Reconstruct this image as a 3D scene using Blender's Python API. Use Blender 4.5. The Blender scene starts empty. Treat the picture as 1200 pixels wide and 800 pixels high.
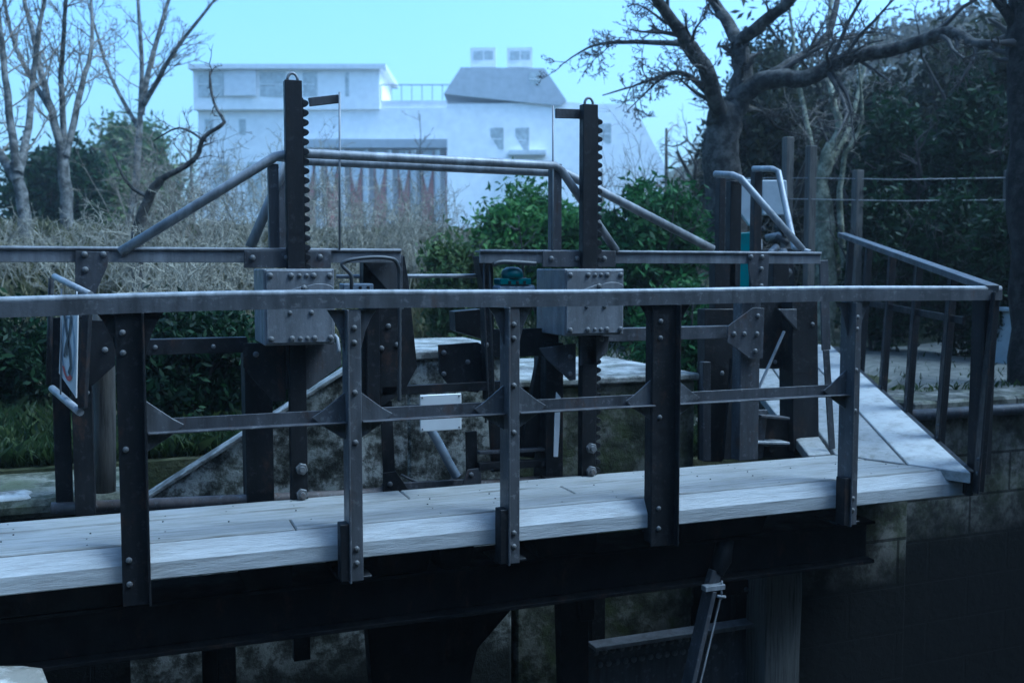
import bpy, bmesh, math, random
import numpy as np
from mathutils import Vector, Matrix
R = math.radians
rnd = random.Random(7)
nrs = np.random.RandomState(11)
SC = bpy.context.scene
COL = SC.collection

# ------------------------------------------------------------------ camera, sky, sun, exposure
YAW = R(21); PITCH = math.atan(85/1167.0); F = 1167.0; ZC = 1.25
cam_d = bpy.data.cameras.new("camera"); cam = bpy.data.objects.new("camera", cam_d); COL.objects.link(cam)
cam.location = (0, 0, ZC); cam.rotation_euler = (math.pi/2 - PITCH, 0, -YAW)
cam_d.sensor_width = 36; cam_d.lens = F/1200*36; cam_d.clip_end = 2000; cam_d.clip_start = 0.05
cam_d.dof.use_dof = True; cam_d.dof.focus_distance = 5.2; cam_d.dof.aperture_fstop = 2.4
SC.camera = cam
SUN_AZ = R(114); SUN_EL = R(58)          # azimuth from +Y towards +X
world = bpy.data.worlds.new("World"); SC.world = world; world.use_nodes = True
nt = world.node_tree; nt.nodes.clear()
sky = nt.nodes.new("ShaderNodeTexSky"); sky.sky_type = 'NISHITA'; sky.sun_disc = False
sky.sun_elevation = SUN_EL; sky.sun_rotation = SUN_AZ; sky.air_density = 1.25; sky.dust_density = 4.0; sky.ozone_density = 1.6
bg = nt.nodes.new("ShaderNodeBackground"); bg.inputs[1].default_value = 0.15
wo = nt.nodes.new("ShaderNodeOutputWorld")
nt.links.new(sky.outputs[0], bg.inputs[0]); nt.links.new(bg.outputs[0], wo.inputs[0])
sl = bpy.data.lights.new("sun", 'SUN'); sl.energy = 1.7; sl.angle = R(25); sl.color = (1.0, 0.96, 0.9)
sun = bpy.data.objects.new("sun", sl); COL.objects.link(sun)
sdir = Vector((math.sin(SUN_AZ)*math.cos(SUN_EL), math.cos(SUN_AZ)*math.cos(SUN_EL), math.sin(SUN_EL)))
sun.rotation_euler = sdir.to_track_quat('Z', 'Y').to_euler()
vs = SC.view_settings
vs.view_transform = 'Standard'; vs.look = 'None'; vs.gamma = 1.0; vs.use_curve_mapping = False
vs.exposure = 0.95
vs.use_white_balance = True; vs.white_balance_temperature = 4250; vs.white_balance_tint = -5
SC.render.engine = 'CYCLES'
cy = SC.cycles
cy.use_denoising = True; cy.max_bounces = 6; cy.diffuse_bounces = 3; cy.glossy_bounces = 2
cy.transmission_bounces = 3; cy.volume_bounces = 1; cy.transparent_max_bounces = 4; cy.sample_clamp_indirect = 4

# ------------------------------------------------------------------ pixel rays (measuring aid)
_fw = Vector((math.sin(YAW)*math.cos(PITCH), math.cos(YAW)*math.cos(PITCH), -math.sin(PITCH)))
_rt = Vector((math.cos(YAW), -math.sin(YAW), 0))
_up = _rt.cross(_fw)
CAM = Vector((0, 0, ZC))
def ray(px, py): return _fw + _rt*((px-600)/F) + _up*((400-py)/F)
def onY(px, py, Y): r = ray(px, py); return CAM + r*(Y/r.y)
def onZ(px, py, Z): r = ray(px, py); return CAM + r*((Z-ZC)/r.z)
def atD(px, py, d): return CAM + ray(px, py)*d
def XY(px, py, Y): p = onY(px, py, Y); return p.x, p.z

# ------------------------------------------------------------------ materials
def newmat(name):
    m = bpy.data.materials.new(name); m.use_nodes = True
    n = m.node_tree; b = n.nodes["Principled BSDF"]
    return m, n, b
def ramp(n, fac, stops):
    r = n.nodes.new("ShaderNodeValToRGB")
    while len(r.color_ramp.elements) < len(stops): r.color_ramp.elements.new(0.5)
    for e, (p, c) in zip(r.color_ramp.elements, stops):
        e.position = p; e.color = (c[0], c[1], c[2], 1)
    n.links.new(fac, r.inputs[0]); return r.outputs[0]
def noise(n, scale, detail=6, rough=0.6, vec=None, stretch=None, coord='Object'):
    t = n.nodes.new("ShaderNodeTexCoord"); v = t.outputs[coord]
    if stretch:
        mp = n.nodes.new("ShaderNodeMapping"); mp.inputs['Scale'].default_value = stretch
        n.links.new(v, mp.inputs[0]); v = mp.outputs[0]
    x = n.nodes.new("ShaderNodeTexNoise"); x.inputs['Scale'].default_value = scale
    x.inputs['Detail'].default_value = detail; x.inputs['Roughness'].default_value = rough
    n.links.new(v, x.inputs['Vector']); return x.outputs['Fac']
def mix(n, f, a, b, mode='MIX'):
    x = n.nodes.new("ShaderNodeMix"); x.data_type = 'RGBA'; x.blend_type = mode
    for i, v in ((0, f), (6, a), (7, b)):
        if isinstance(v, (int, float)): x.inputs[i].default_value = v
        elif isinstance(v, tuple): x.inputs[i].default_value = (*v, 1)
        else: n.links.new(v, x.inputs[i])
    return x.outputs[2]
def bump(n, b, h, strength, dist=0.01):
    x = n.nodes.new("ShaderNodeBump"); x.inputs['Strength'].default_value = strength; x.inputs['Distance'].default_value = dist
    n.links.new(h, x.inputs['Height']); n.links.new(x.outputs[0], b.inputs['Normal'])

def steel(name, base, rough=0.42, rust=0.5, worn=(0.22, 0.23, 0.24)):
    m, n, b = newmat(name)
    lo = tuple(c*0.62 for c in base); hi = tuple(c*1.45 for c in base)
    c1 = ramp(n, noise(n, 3.0, 8, 0.65, stretch=(1, 1, 0.35)), [(0.3, lo), (0.55, base), (0.8, hi)])
    c2 = ramp(n, noise(n, 26, 5, 0.7), [(0.57, (0, 0, 0)), (0.62, (1, 1, 1))])
    c2 = mix(n, 0.5, c2, (0, 0, 0)); c3 = mix(n, c2, c1, worn)
    c4 = ramp(n, noise(n, 7, 8, 0.75, stretch=(1, 1, 0.5)), [(0.56, (0, 0, 0)), (0.66, (rust, rust, rust))])
    c5 = mix(n, c4, c3, (0.065, 0.036, 0.022))
    c5 = mix(n, 0.8, c5, ramp(n, noise(n, 14, 6, 0.7, stretch=(1, 1, 0.12)), [(0.35, (0.4, 0.4, 0.4)), (0.62, (1.0, 1.0, 1.0))]), 'MULTIPLY')
    n.links.new(c5, b.inputs['Base Color'])
    rr = ramp(n, noise(n, 9, 6, 0.6), [(0.3, (rough*0.75,)*3), (0.7, (min(1, rough*1.5),)*3)])
    n.links.new(rr, b.inputs['Roughness'])
    bump(n, b, noise(n, 60, 6, 0.7), 0.35, 0.004)
    b.inputs['Specular IOR Level'].default_value = 0.4 if max(base) > 0.08 else 0.2
    return m
def wood(name, base, dark, stretch, rough=0.75, moss=None):
    m, n, b = newmat(name)
    g = noise(n, 5, 9, 0.7, stretch=stretch)
    c = ramp(n, g, [(0.36, dark), (0.50, base), (0.75, tuple(min(1, x*1.25) for x in base))])
    s = ramp(n, noise(n, 2.2, 7, 0.7, stretch=(1, 2.2, 1)), [(0.45, (0, 0, 0)), (0.7, (0.55, 0.55, 0.55))])
    c = mix(n, s, c, moss or tuple(x*0.55 for x in base))
    n.links.new(c, b.inputs['Base Color']); b.inputs['Roughness'].default_value = rough
    bump(n, b, g, 0.6, 0.012); return m
def stone(name, lo, mid, hi, scale=9, blocks=None, moss=0.0, rough=0.85):
    m, n, b = newmat(name)
    f = noise(n, scale, 10, 0.72)
    c = ramp(n, f, [(0.42, lo), (0.5, mid), (0.58, hi)])
    c = mix(n, 0.6, c, ramp(n, noise(n, scale*0.22, 5, 0.6), [(0.3, (0.7, 0.7, 0.7)), (0.65, (1, 1, 1))]), 'MULTIPLY')
    vt = n.nodes.new("ShaderNodeTexVoronoi"); vt.inputs['Scale'].default_value = scale*2.6
    tc = n.nodes.new("ShaderNodeTexCoord"); n.links.new(tc.outputs['Object'], vt.inputs['Vector'])
    pit = ramp(n, vt.outputs['Distance'], [(0.12, (0.45, 0.45, 0.45)), (0.3, (1, 1, 1))])
    c = mix(n, 0.6, c, pit, 'MULTIPLY')
    if moss:
        mm = ramp(n, noise(n, 3.5, 8, 0.7), [(0.48, (0, 0, 0)), (0.62, (moss,)*3)])
        c = mix(n, mm, c, (0.05, 0.062, 0.02))
    h = f
    if blocks:
        bt = n.nodes.new("ShaderNodeTexBrick"); bt.inputs['Scale'].default_value = 1.0
        bt.inputs['Brick Width'].default_value = blocks[0]; bt.inputs['Row Height'].default_value = blocks[1]
        bt.inputs['Mortar Size'].default_value = 0.012; bt.inputs['Color1'].default_value = (1, 1, 1, 1)
        bt.inputs['Color2'].default_value = (0.7, 0.7, 0.7, 1); bt.inputs['Mortar'].default_value = (0.25, 0.25, 0.25, 1)
        mp = n.nodes.new("ShaderNodeMapping"); mp.inputs['Rotation'].default_value = (R(-90), 0, 0)
        n.links.new(tc.outputs['Object'], mp.inputs[0]); n.links.new(mp.outputs[0], bt.inputs[0])
        c = mix(n, 1.0, c, bt.outputs[0], 'MULTIPLY'); h = mix(n, 0.5, bt.outputs[0], f)
    n.links.new(c, b.inputs['Base Color']); b.inputs['Roughness'].default_value = rough
    bump(n, b, h, 0.9, 0.03); b.inputs['Specular IOR Level'].default_value = 0.15; return m
def plain(name, base, rough=0.6, var=0.3, scale=8, metallic=0):
    m, n, b = newmat(name)
    c = ramp(n, noise(n, scale, 6, 0.6), [(0.3, tuple(x*(1-var) for x in base)), (0.7, tuple(min(1, x*(1+var)) for x in base))])
    n.links.new(c, b.inputs['Base Color']); b.inputs['Roughness'].default_value = rough; b.inputs['Metallic'].default_value = metallic
    return m
def leafmat(name, c0, c1, c2):
    m, n, b = newmat(name)
    g = n.nodes.new("ShaderNodeNewGeometry")
    c = ramp(n, g.outputs['Random Per Island'], [(0.0, c0), (0.5, c1), (1.0, c2)])
    c = mix(n, 0.55, c, ramp(n, noise(n, 1.6, 3, 0.6), [(0.35, (0.35, 0.35, 0.35)), (0.65, (1, 1, 1))]), 'MULTIPLY')
    n.links.new(c, b.inputs['Base Color']); b.inputs['Roughness'].default_value = 0.6; b.inputs['Specular IOR Level'].default_value = 0.2
    t = n.nodes.new("ShaderNodeBsdfTranslucent"); n.links.new(c, t.inputs[0])
    ms = n.nodes.new("ShaderNodeMixShader"); ms.inputs[0].default_value = 0.35
    n.links.new(b.outputs[0], ms.inputs[1]); n.links.new(t.outputs[0], ms.inputs[2])
    n.links.new(ms.outputs[0], n.nodes["Material Output"].inputs[0]); return m

M = {}
M['rail'] = steel('rail_paint', (0.085, 0.087, 0.095), 0.38, 0.5, (0.2,0.2,0.21))
M['steel'] = steel('dark_steel', (0.012, 0.0125, 0.0145), 0.5, 0.6, (0.045, 0.045, 0.048))
M['frame'] = steel('frame_steel', (0.068, 0.069, 0.076), 0.43, 0.6, (0.16,0.16,0.17))
M['gear'] = steel('gearbox_paint', (0.17, 0.172, 0.182), 0.45, 0.5)
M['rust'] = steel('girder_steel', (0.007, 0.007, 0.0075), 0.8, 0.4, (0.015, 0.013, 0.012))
M['bolt'] = steel('bolt_steel', (0.13, 0.13, 0.13), 0.4, 0.8)
M['tube'] = steel('galvanised_tube', (0.30, 0.305, 0.315), 0.34, 0.15)
M['deck'] = wood('weathered_timber', (0.25, 0.247, 0.235), (0.15, 0.142, 0.12), (0.6, 9, 9), 0.8, (0.17, 0.162, 0.135))
M['fascia'] = wood('pale_edge_timber', (0.38, 0.38, 0.375), (0.31, 0.305, 0.295), (0.8, 6, 5), 0.65, (0.36, 0.355, 0.34))  # front edge timber, paler than the deck boards
M['ramp'] = wood('ramp_timber', (0.24, 0.237, 0.225), (0.15, 0.145, 0.125), (3, 3, 3), 0.75, (0.17, 0.165, 0.145))
M['ramp_edge'] = wood('ramp_edge_timber', (0.31, 0.305, 0.29), (0.2, 0.195, 0.175), (2, 2, 2), 0.7, (0.33, 0.325, 0.30))
M['post_wood'] = wood('wet_timber', (0.075, 0.07, 0.062), (0.02, 0.018, 0.015), (9, 9, 0.5), 0.7)
M['old_wood'] = wood('old_timber', (0.10, 0.092, 0.08), (0.03, 0.027, 0.022), (8, 8, 0.6), 0.8)
M['stone'] = stone('speckled_concrete', (0.035, 0.037, 0.03), (0.17, 0.17, 0.15), (0.62, 0.62, 0.58), 7, moss=0.4)
M['slab'] = stone('pale_slab', (0.12, 0.12, 0.11), (0.26, 0.26, 0.245), (0.38, 0.38, 0.36), 4, moss=0.25)
M['quay'] = stone('quay_stone', (0.03, 0.031, 0.026), (0.09, 0.09, 0.078), (0.19, 0.185, 0.165), 5, blocks=(0.85, 0.34), moss=0.5)
def lower_shade(m, z0, z1, dark):             # shade low in the chamber painted in: stone goes near-black downwards
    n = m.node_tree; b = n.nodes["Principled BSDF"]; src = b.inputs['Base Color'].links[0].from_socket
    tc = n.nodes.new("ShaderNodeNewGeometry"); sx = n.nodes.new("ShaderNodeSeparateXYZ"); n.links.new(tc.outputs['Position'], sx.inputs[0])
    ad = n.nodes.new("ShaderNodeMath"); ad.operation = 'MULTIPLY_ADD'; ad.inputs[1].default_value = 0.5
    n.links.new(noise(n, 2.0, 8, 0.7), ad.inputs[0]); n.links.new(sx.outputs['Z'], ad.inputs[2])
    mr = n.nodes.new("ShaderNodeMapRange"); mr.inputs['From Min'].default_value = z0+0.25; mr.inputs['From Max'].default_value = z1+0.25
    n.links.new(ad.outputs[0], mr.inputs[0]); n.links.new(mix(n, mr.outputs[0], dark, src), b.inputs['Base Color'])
lower_shade(M['quay'], -1.0, -0.6, (0.004, 0.0045, 0.0045))
lower_shade(M['stone'], -1.3, -0.8, (0.022, 0.024, 0.021))
M['rock'] = stone('ledge_stone', (0.22, 0.21, 0.18), (0.42, 0.41, 0.37), (0.55, 0.54, 0.5), 5)
M['teal'] = plain('teal_paint', (0.01, 0.095, 0.10), 0.4, 0.25)
M['cast'] = plain('cast_alloy', (0.20, 0.23, 0.28), 0.45, 0.25, 12, 0.3)
M['hose'] = plain('ribbed_hose', (0.045, 0.047, 0.05), 0.5, 0.2)
M['black'] = plain('black_rubber', (0.012, 0.012, 0.013), 0.6, 0.3)
M['signwhite'] = plain('sign_white', (0.42, 0.42, 0.42), 0.4, 0.12, 5)
M['signdark'] = plain('sign_dark', (0.03, 0.03, 0.035), 0.5, 0.2)
M['signred'] = plain('sign_red', (0.28, 0.04, 0.035), 0.5, 0.2)
M['label'] = plain('white_plate', (0.55, 0.55, 0.55), 0.35, 0.08, 6)
M['bark'] = stone('dark_bark', (0.02, 0.019, 0.017), (0.05, 0.047, 0.042), (0.10, 0.095, 0.085), 7)
M['palebark'] = stone('pale_bark', (0.08, 0.085, 0.055), (0.17, 0.175, 0.12), (0.30, 0.30, 0.22), 6)
M['greybark'] = stone('grey_bark', (0.05, 0.05, 0.045), (0.11, 0.108, 0.10), (0.2, 0.195, 0.18), 6)
M['twig'] = plain('dry_twig', (0.17, 0.145, 0.11), 0.8, 0.5, 2)
M['paletwig'] = plain('pale_twig', (0.26, 0.24, 0.18), 0.8, 0.5, 2)
M['darktwig'] = plain('dark_twig', (0.045, 0.04, 0.035), 0.8, 0.4, 2)
M['evergreen'] = leafmat('evergreen_leaf', (0.004, 0.012, 0.004), (0.010, 0.030, 0.009), (0.026, 0.058, 0.018))
M['bushleaf'] = leafmat('bush_leaf', (0.035, 0.10, 0.018), (0.08, 0.19, 0.04), (0.18, 0.32, 0.08))
M['dryleaf'] = leafmat('dry_leaf', (0.03, 0.028, 0.016), (0.07, 0.062, 0.038), (0.13, 0.12, 0.07))
M['midleaf'] = leafmat('mid_leaf', (0.014, 0.045, 0.010), (0.035, 0.10, 0.024), (0.085, 0.18, 0.05))
M['woodleaf'] = leafmat('wood_leaf', (0.010, 0.013, 0.007), (0.024, 0.030, 0.014), (0.05, 0.055, 0.028))
M['oliveleaf'] = leafmat('olive_leaf', (0.04, 0.075, 0.02), (0.09, 0.14, 0.04), (0.17, 0.21, 0.08))
M['grassblade'] = leafmat('grass_blade', (0.012, 0.024, 0.006), (0.026, 0.046, 0.012), (0.06, 0.08, 0.025))
M['reed'] = leafmat('reed_blade', (0.07, 0.075, 0.03), (0.13, 0.125, 0.06), (0.22, 0.2, 0.11))

# ------------------------------------------------------------------ mesh building
class MB:
    def __init__(s): s.v = []; s.f = []; s.sm = []
    def add(s, vs, fs, smooth=False):
        o = len(s.v); s.v += [tuple(v) for v in vs]; s.f += [tuple(i+o for i in f) for f in fs]; s.sm += [smooth]*len(fs); return s
    def box(s, x0, x1, y0, y1, z0, z1):
        vs = [(x, y, z) for x in (x0, x1) for y in (y0, y1) for z in (z0, z1)]
        return s.add(vs, [(0,1,3,2),(4,6,7,5),(0,4,5,1),(2,3,7,6),(0,2,6,4),(1,5,7,3)])
    def bar(s, p0, p1, w, h, upv=(0,0,1)):
        p0 = Vector(p0); p1 = Vector(p1); d = (p1-p0).normalized(); sd = d.cross(Vector(upv))
        if sd.length < 1e-4: sd = d.cross(Vector((0,1,0)))
        sd.normalize(); u = sd.cross(d)
        vs = []
        for p in (p0, p1):
            for a, b in ((-1,-1),(1,-1),(1,1),(-1,1)): vs.append(p + sd*(a*w/2) + u*(b*h/2))
        return s.add(vs, [(3,2,1,0),(4,5,6,7),(0,1,5,4),(1,2,6,5),(2,3,7,6),(3,0,4,7)])
    def prism(s, pts, d):               # pts: closed outline in 3D, d: extrusion vector
        n = len(pts); pts = [Vector(p) for p in pts]; d = Vector(d)
        nrm = sum(((pts[i]).cross(pts[(i+1) % n]) for i in range(n)), Vector())
        if nrm.dot(d) > 0: pts.reverse()
        vs = pts + [p+d for p in pts]
        return s.add(vs, [tuple(range(n)), tuple(range(2*n-1, n-1, -1))] + [((i+1) % n, i, i+n, (i+1) % n+n) for i in range(n)])
    def plate(s, px, Y, T): return s.prism([onY(a, b, Y) for a, b in px], (0, T, 0))
    def tube(s, pts, r, n=8, cap=True, smooth=True):
        pts = [Vector(p) for p in pts]; k = len(pts)
        rs = r if isinstance(r, (list, tuple)) else [r]*k
        o = len(s.v); ref = None; vs = []; fs = []
        for i, p in enumerate(pts):
            d = (pts[min(i+1, k-1)] - pts[max(i-1, 0)])
            d = d.normalized() if d.length > 1e-9 else Vector((0,0,1))
            if ref is None: ref = d.orthogonal().normalized()
            ref = (ref - d*ref.dot(d)); ref = ref.normalized() if ref.length > 1e-6 else d.orthogonal().normalized()
            b = d.cross(ref)
            for j in range(n):
                a = 2*math.pi*j/n; vs.append(p + (ref*math.cos(a) + b*math.sin(a))*rs[i])
        for i in range(k-1):
            for j in range(n): fs.append((i*n+j, i*n+(j+1) % n, (i+1)*n+(j+1) % n, (i+1)*n+j))
        s.add(vs, fs, smooth)
        if cap:
            s.f.append(tuple(o+j for j in range(n-1, -1, -1))); s.sm.append(False)
            s.f.append(tuple(o+(k-1)*n+j for j in range(n))); s.sm.append(False)
        return s
    def build(s, name, mat, parent=None, bevel=0.0):
        off = root_loc(parent) if parent else Vector((0,0,0))
        me = bpy.data.meshes.new(name)
        me.from_pydata([(v[0]-off.x, v[1]-off.y, v[2]-off.z) for v in s.v], [], s.f)
        me.polygons.foreach_set('use_smooth', s.sm); me.materials.append(mat); me.update()
        o = bpy.data.objects.new(name, me); COL.objects.link(o)
        if parent: o.parent = parent
        if bevel:
            bm = o.modifiers.new('bevel', 'BEVEL'); bm.width = bevel; bm.segments = 1; bm.limit_method = 'ANGLE'; bm.angle_limit = R(40)
        return o
def root_loc(o):
    while o.parent: o = o.parent
    return o.location.copy()
def tag(o, label=None, cat=None, group=None, kind=None):
    if label: o['label'] = label
    if cat: o['category'] = cat
    if group: o['group'] = group
    if kind: o['kind'] = kind
    return o
def thing(name, loc, label, cat, group=None):
    o = bpy.data.objects.new(name, None); COL.objects.link(o); o.location = loc; o.empty_display_size = 0.1
    return tag(o, label, cat, group)
# bolts: one dome-headed and one hexagonal mesh shared by every copy
def bolt_mesh():
    mb = MB(); prof = [(1.0, 0.0), (0.98, -0.35), (0.75, -0.62), (0.35, -0.76), (0.0, -0.8)]
    vs = []; fs = []; n = 10
    for r_, y in prof[:-1]:
        for j in range(n): a = 2*math.pi*j/n; vs.append((r_*math.cos(a), y, r_*math.sin(a)))
    vs.append((0, -0.8, 0))
    for i in range(len(prof)-2):
        for j in range(n): fs.append((i*n+j, i*n+(j+1) % n, (i+1)*n+(j+1) % n, (i+1)*n+j))
    for j in range(n): fs.append(((len(prof)-2)*n+j, (len(prof)-2)*n+(j+1) % n, len(vs)-1))
    me = bpy.data.meshes.new('bolt'); me.from_pydata(vs, [], fs); me.materials.append(M['bolt']); me.update()
    for p in me.polygons: p.use_smooth = True
    return me
BOLT = bolt_mesh()
def bolt(parent, p, r=0.013, mat=None):
    o = bpy.data.objects.new('bolt', BOLT); COL.objects.link(o); o.parent = parent
    o.location = Vector(p) - root_loc(parent); o.scale = (r, r, r)
def bolts(parent, pxs, Y, r=0.013):
    for a, b in pxs: bolt(parent, onY(a, b, Y), r)

# ------------------------------------------------------------------ ground, water, air
def smooth(a, b, x): t = max(0, min(1, (x-a)/(b-a))); return t*t*(3-2*t)
QY = 6.25
def gh(x, y):                            # ground height
    left = 0.06 + 1.75*smooth(8.0, 19.0, y) + 0.35*smooth(19, 60, y)
    right = 0.16 + 0.9*smooth(14, 26, y)
    k = smooth(2.5, 6.5, x - (y-6)*0.28)
    h = left*(1-k) + right*k
    xx = x*0.93 - y*0.36                 # camera-right
    h += 17*smooth(7, 30, xx) * smooth(22, 80, y+xx*0.6)
    h += 5*smooth(100, 260, y)
    if x > 2.5 and x < 6.0+0.52*(y-6.5): h -= 0.28*(1-smooth(8.0, 10.5, y))   # hollow under the ramp
    return h + 0.05*math.sin(x*1.7+y*0.6)*smooth(7.5, 10, y) + 0.04*math.sin(y*2.3-x)*smooth(7.5, 10, y)
def grid(xs, ys, fz):
    vs = [(x, y, fz(x, y)) for y in ys for x in xs]; nx = len(xs)
    fs = [(j*nx+i, j*nx+i+1, (j+1)*nx+i+1, (j+1)*nx+i) for j in range(len(ys)-1) for i in range(nx-1)]
    return vs, fs
gm, n, b = newmat('ground_soil')
c = ramp(n, noise(n, 0.9, 9, 0.7), [(0.35, (0.035, 0.045, 0.018)), (0.5, (0.085, 0.088, 0.045)), (0.66, (0.19, 0.175, 0.12))])
c = mix(n, 0.7, c, ramp(n, noise(n, 14, 6, 0.7), [(0.3, (0.4, 0.4, 0.4)), (0.7, (1, 1, 1))]), 'MULTIPLY')
n.links.new(c, b.inputs['Base Color']); b.inputs['Roughness'].default_value = 0.95
bump(n, b, noise(n, 20, 8, 0.7), 1.0, 0.05); b.inputs['Specular IOR Level'].default_value = 0.1
M['ground'] = gm
xs = list(np.concatenate([np.linspace(-220, -14, 14), np.linspace(-12, 26, 77), np.linspace(30, 260, 16)]))
ys = list(np.concatenate([np.linspace(QY+0.25, 30, 64), np.linspace(32, 120, 30), np.linspace(130, 420, 12)]))
v, f = grid(xs, ys, gh)
g = MB(); g.add(v, f, True)
# chamber wall face under the bank, bed of the chamber, near bank where the photographer stands
nx = len(xs); o = len(g.v)
rows = [[(x, QY+0.25, gh(x, QY+0.25)) for x in xs], [(x, QY+0.25, -3.6) for x in xs], [(x, 2.3, -3.6) for x in xs],
        [(x, 2.2, -0.45) for x in xs], [(x, -60, -0.4) for x in xs], [(x, -200, 3.0) for x in xs]]
vv = [p for r_ in reversed(rows) for p in r_]
g.add(vv, [(j*nx+i, j*nx+i+1, (j+1)*nx+i+1, (j+1)*nx+i) for j in range(5) for i in range(nx-1)])
tag(g.build('ground', gm), kind='structure')
wm, n, b = newmat('dark_water')
b.inputs['Base Color'].default_value = (0.006, 0.010, 0.010, 1); b.inputs['Roughness'].default_value = 0.08
bump(n, b, noise(n, 3, 4, 0.6), 0.15, 0.05)
w = MB(); w.add([(-220, 2.25, -2.6), (260, 2.25, -2.6), (260, QY+0.24, -2.6), (-220, QY+0.24, -2.6)], [(0, 1, 2, 3)])
tag(w.build('water', wm), kind='structure')
# gravel track beside the quay, pale field track on the left
gv = plain('gravel', (0.085, 0.085, 0.072), 0.9, 0.6, 9)
def strip(name, pts, mat, dz=0.02):
    mb = MB(); k = len(pts)
    vs = []
    for (xa, ya), (xb, yb) in pts:
        for t in range(5):
            x = xa+(xb-xa)*t/4; y = ya+(yb-ya)*t/4; vs.append((x, y, gh(x, y)+dz))
    mb.add(vs, [(j*5+i, j*5+i+1, (j+1)*5+i+1, (j+1)*5+i) for j in range(k-1) for i in range(4)], True)
    return tag(mb.build(name, mat), kind='structure')
strip('path', [((x, 6.9+0.05*math.sin(x*3)), (x+0.5, 11.2+0.3*math.sin(x))) for x in np.linspace(4.6, 22, 36)], gv, 0.035)
strip('field', [((x, 20.2), (x, 31)) for x in np.linspace(-16, 5.5, 44)], plain('dry_field', (0.32, 0.31, 0.22), 0.95, 0.3, 3), 0.05)

# ------------------------------------------------------------------ concrete and stone
def textured_block(name, mb, mat, label, cat, group=None, bevel=0.012):
    return tag(mb.build(name, mat, None, bevel), label, cat, group)
tag(MB().tube([onY(122, 600, 5.8), onY(123, 500, 5.8), onY(121, 400, 5.8), onY(122, 350, 5.8)], [0.062, 0.058, 0.06, 0.055], 12).build('timber_post', M['old_wood']), 'brown weathered timber post behind the leftmost gusset plates', 'post')
# main pier behind the walkway (two levels) and its sloping wings
X0, _ = XY(478, 410, 6.05); X1, _ = XY(600, 410, 6.05); zt = onY(520, 410, 6.05).z
t = thing('concrete_pier', (X0, 6.05, -3), 'speckled concrete pier with a pale flat top behind the middle of the walkway', 'pier')
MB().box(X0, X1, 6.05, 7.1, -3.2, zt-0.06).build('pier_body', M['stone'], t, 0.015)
MB().box(X0-0.02, X1+0.03, 6.02, 7.15, zt-0.057, zt).build('coping', M['slab'], t, 0.01)
Xa = X1+0.032; Xb, _ = XY(815, 440, 6.05); z2 = onY(720, 441, 6.05).z
t = thing('concrete_pier', (Xa, 6.05, -3), 'lower mossy concrete pier with a broad pale top right of the middle', 'pier')
MB().box(Xa, Xb, 6.05, 7.5, -3.2, z2-0.05).build('pier_body', stone('mossy_concrete', (0.02, 0.024, 0.014), (0.06, 0.062, 0.045), (0.14, 0.14, 0.115), 5, moss=0.8), t, 0.015)
MB().box(Xa+0.002, Xb+0.02, 6.02, 7.55, z2-0.047, z2).build('coping', M['slab'], t, 0.01)
t = thing('wing_wall', onY(175, 580, 5.95), 'speckled concrete wing wall with a slanting top edge, left of the middle', 'wall')
mb = MB().prism([onY(120, 616, 5.95), onY(455, 402, 5.95), Vector((X0-0.03, 5.95, zt-0.1)), Vector((X0-0.03, 5.95, -3.2)), Vector((onY(120, 616, 5.95).x, 5.95, -3.2))], (0, 0.10, 0))
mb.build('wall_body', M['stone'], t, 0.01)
MB().bar(onY(122, 613, 6.0), onY(462, 396, 6.0), 0.13, 0.022).build('coping', M['slab'], t, 0.004)
# quay wall right of the ramp
t = thing('quay_wall', (5.2, QY, -3), 'dark stone quay wall below the gravel on the right', 'wall')
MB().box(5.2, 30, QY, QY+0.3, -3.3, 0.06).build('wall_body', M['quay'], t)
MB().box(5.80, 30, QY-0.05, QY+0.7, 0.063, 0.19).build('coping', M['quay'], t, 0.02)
q = MB().tube([(5.3, QY-0.11, 0.10), (8, QY-0.11, 0.09), (14, QY-0.11, 0.10), (30, QY-0.11, 0.1)], 0.045, 10)
tag(q.build('pipe', M['frame']), 'grey pipe clipped along the edge of the quay wall', 'pipe')
# left quay
t = thing('quay_wall', (-30, QY-0.1, -3), 'dark stone bank wall at the left end under the grass', 'wall')
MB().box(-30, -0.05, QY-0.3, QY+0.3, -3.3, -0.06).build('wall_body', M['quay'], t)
MB().box(-30, -0.05, QY-0.55, QY+0.45, -0.057, 0.04).build('coping', stone('mossy_slab', (0.05, 0.055, 0.035), (0.13, 0.13, 0.10), (0.26, 0.255, 0.22), 7, moss=0.8), t, 0.03)
# abutment carrying the ramp foot
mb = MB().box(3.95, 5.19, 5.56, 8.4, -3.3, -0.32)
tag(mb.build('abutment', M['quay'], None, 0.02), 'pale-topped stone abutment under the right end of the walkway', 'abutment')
# bright stone ledge bottom left
def rocky(name, c, s, mat, label, cat, seed):
    bm = bmesh.new(); bmesh.ops.create_icosphere(bm, subdivisions=4, radius=1)
    r_ = random.Random(seed); ph = [r_.uniform(0, 6) for _ in range(6)]
    for v_ in bm.verts:
        p = v_.co; m_ = max(abs(p.x), abs(p.y), abs(p.z)); p = p.lerp(p/m_*0.85, 0.65)
        k = 1+0.05*math.sin(p.x*5+ph[0])+0.05*math.sin(p.y*6+ph[1])+0.04*math.sin(p.z*7+ph[2])+0.02*math.sin(p.x*17+p.y*13)
        v_.co = Vector((p.x*s[0]*k, p.y*s[1]*k, p.z*s[2]*k))
    me = bpy.data.meshes.new(name); bm.to_mesh(me); bm.free(); me.materials.append(mat)
    for p in me.polygons: p.use_smooth = True
    o_ = bpy.data.objects.new(name, me); COL.objects.link(o_); o_.location = c; return tag(o_, label, cat)
p = atD(-60, 860, 3.9)
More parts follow.
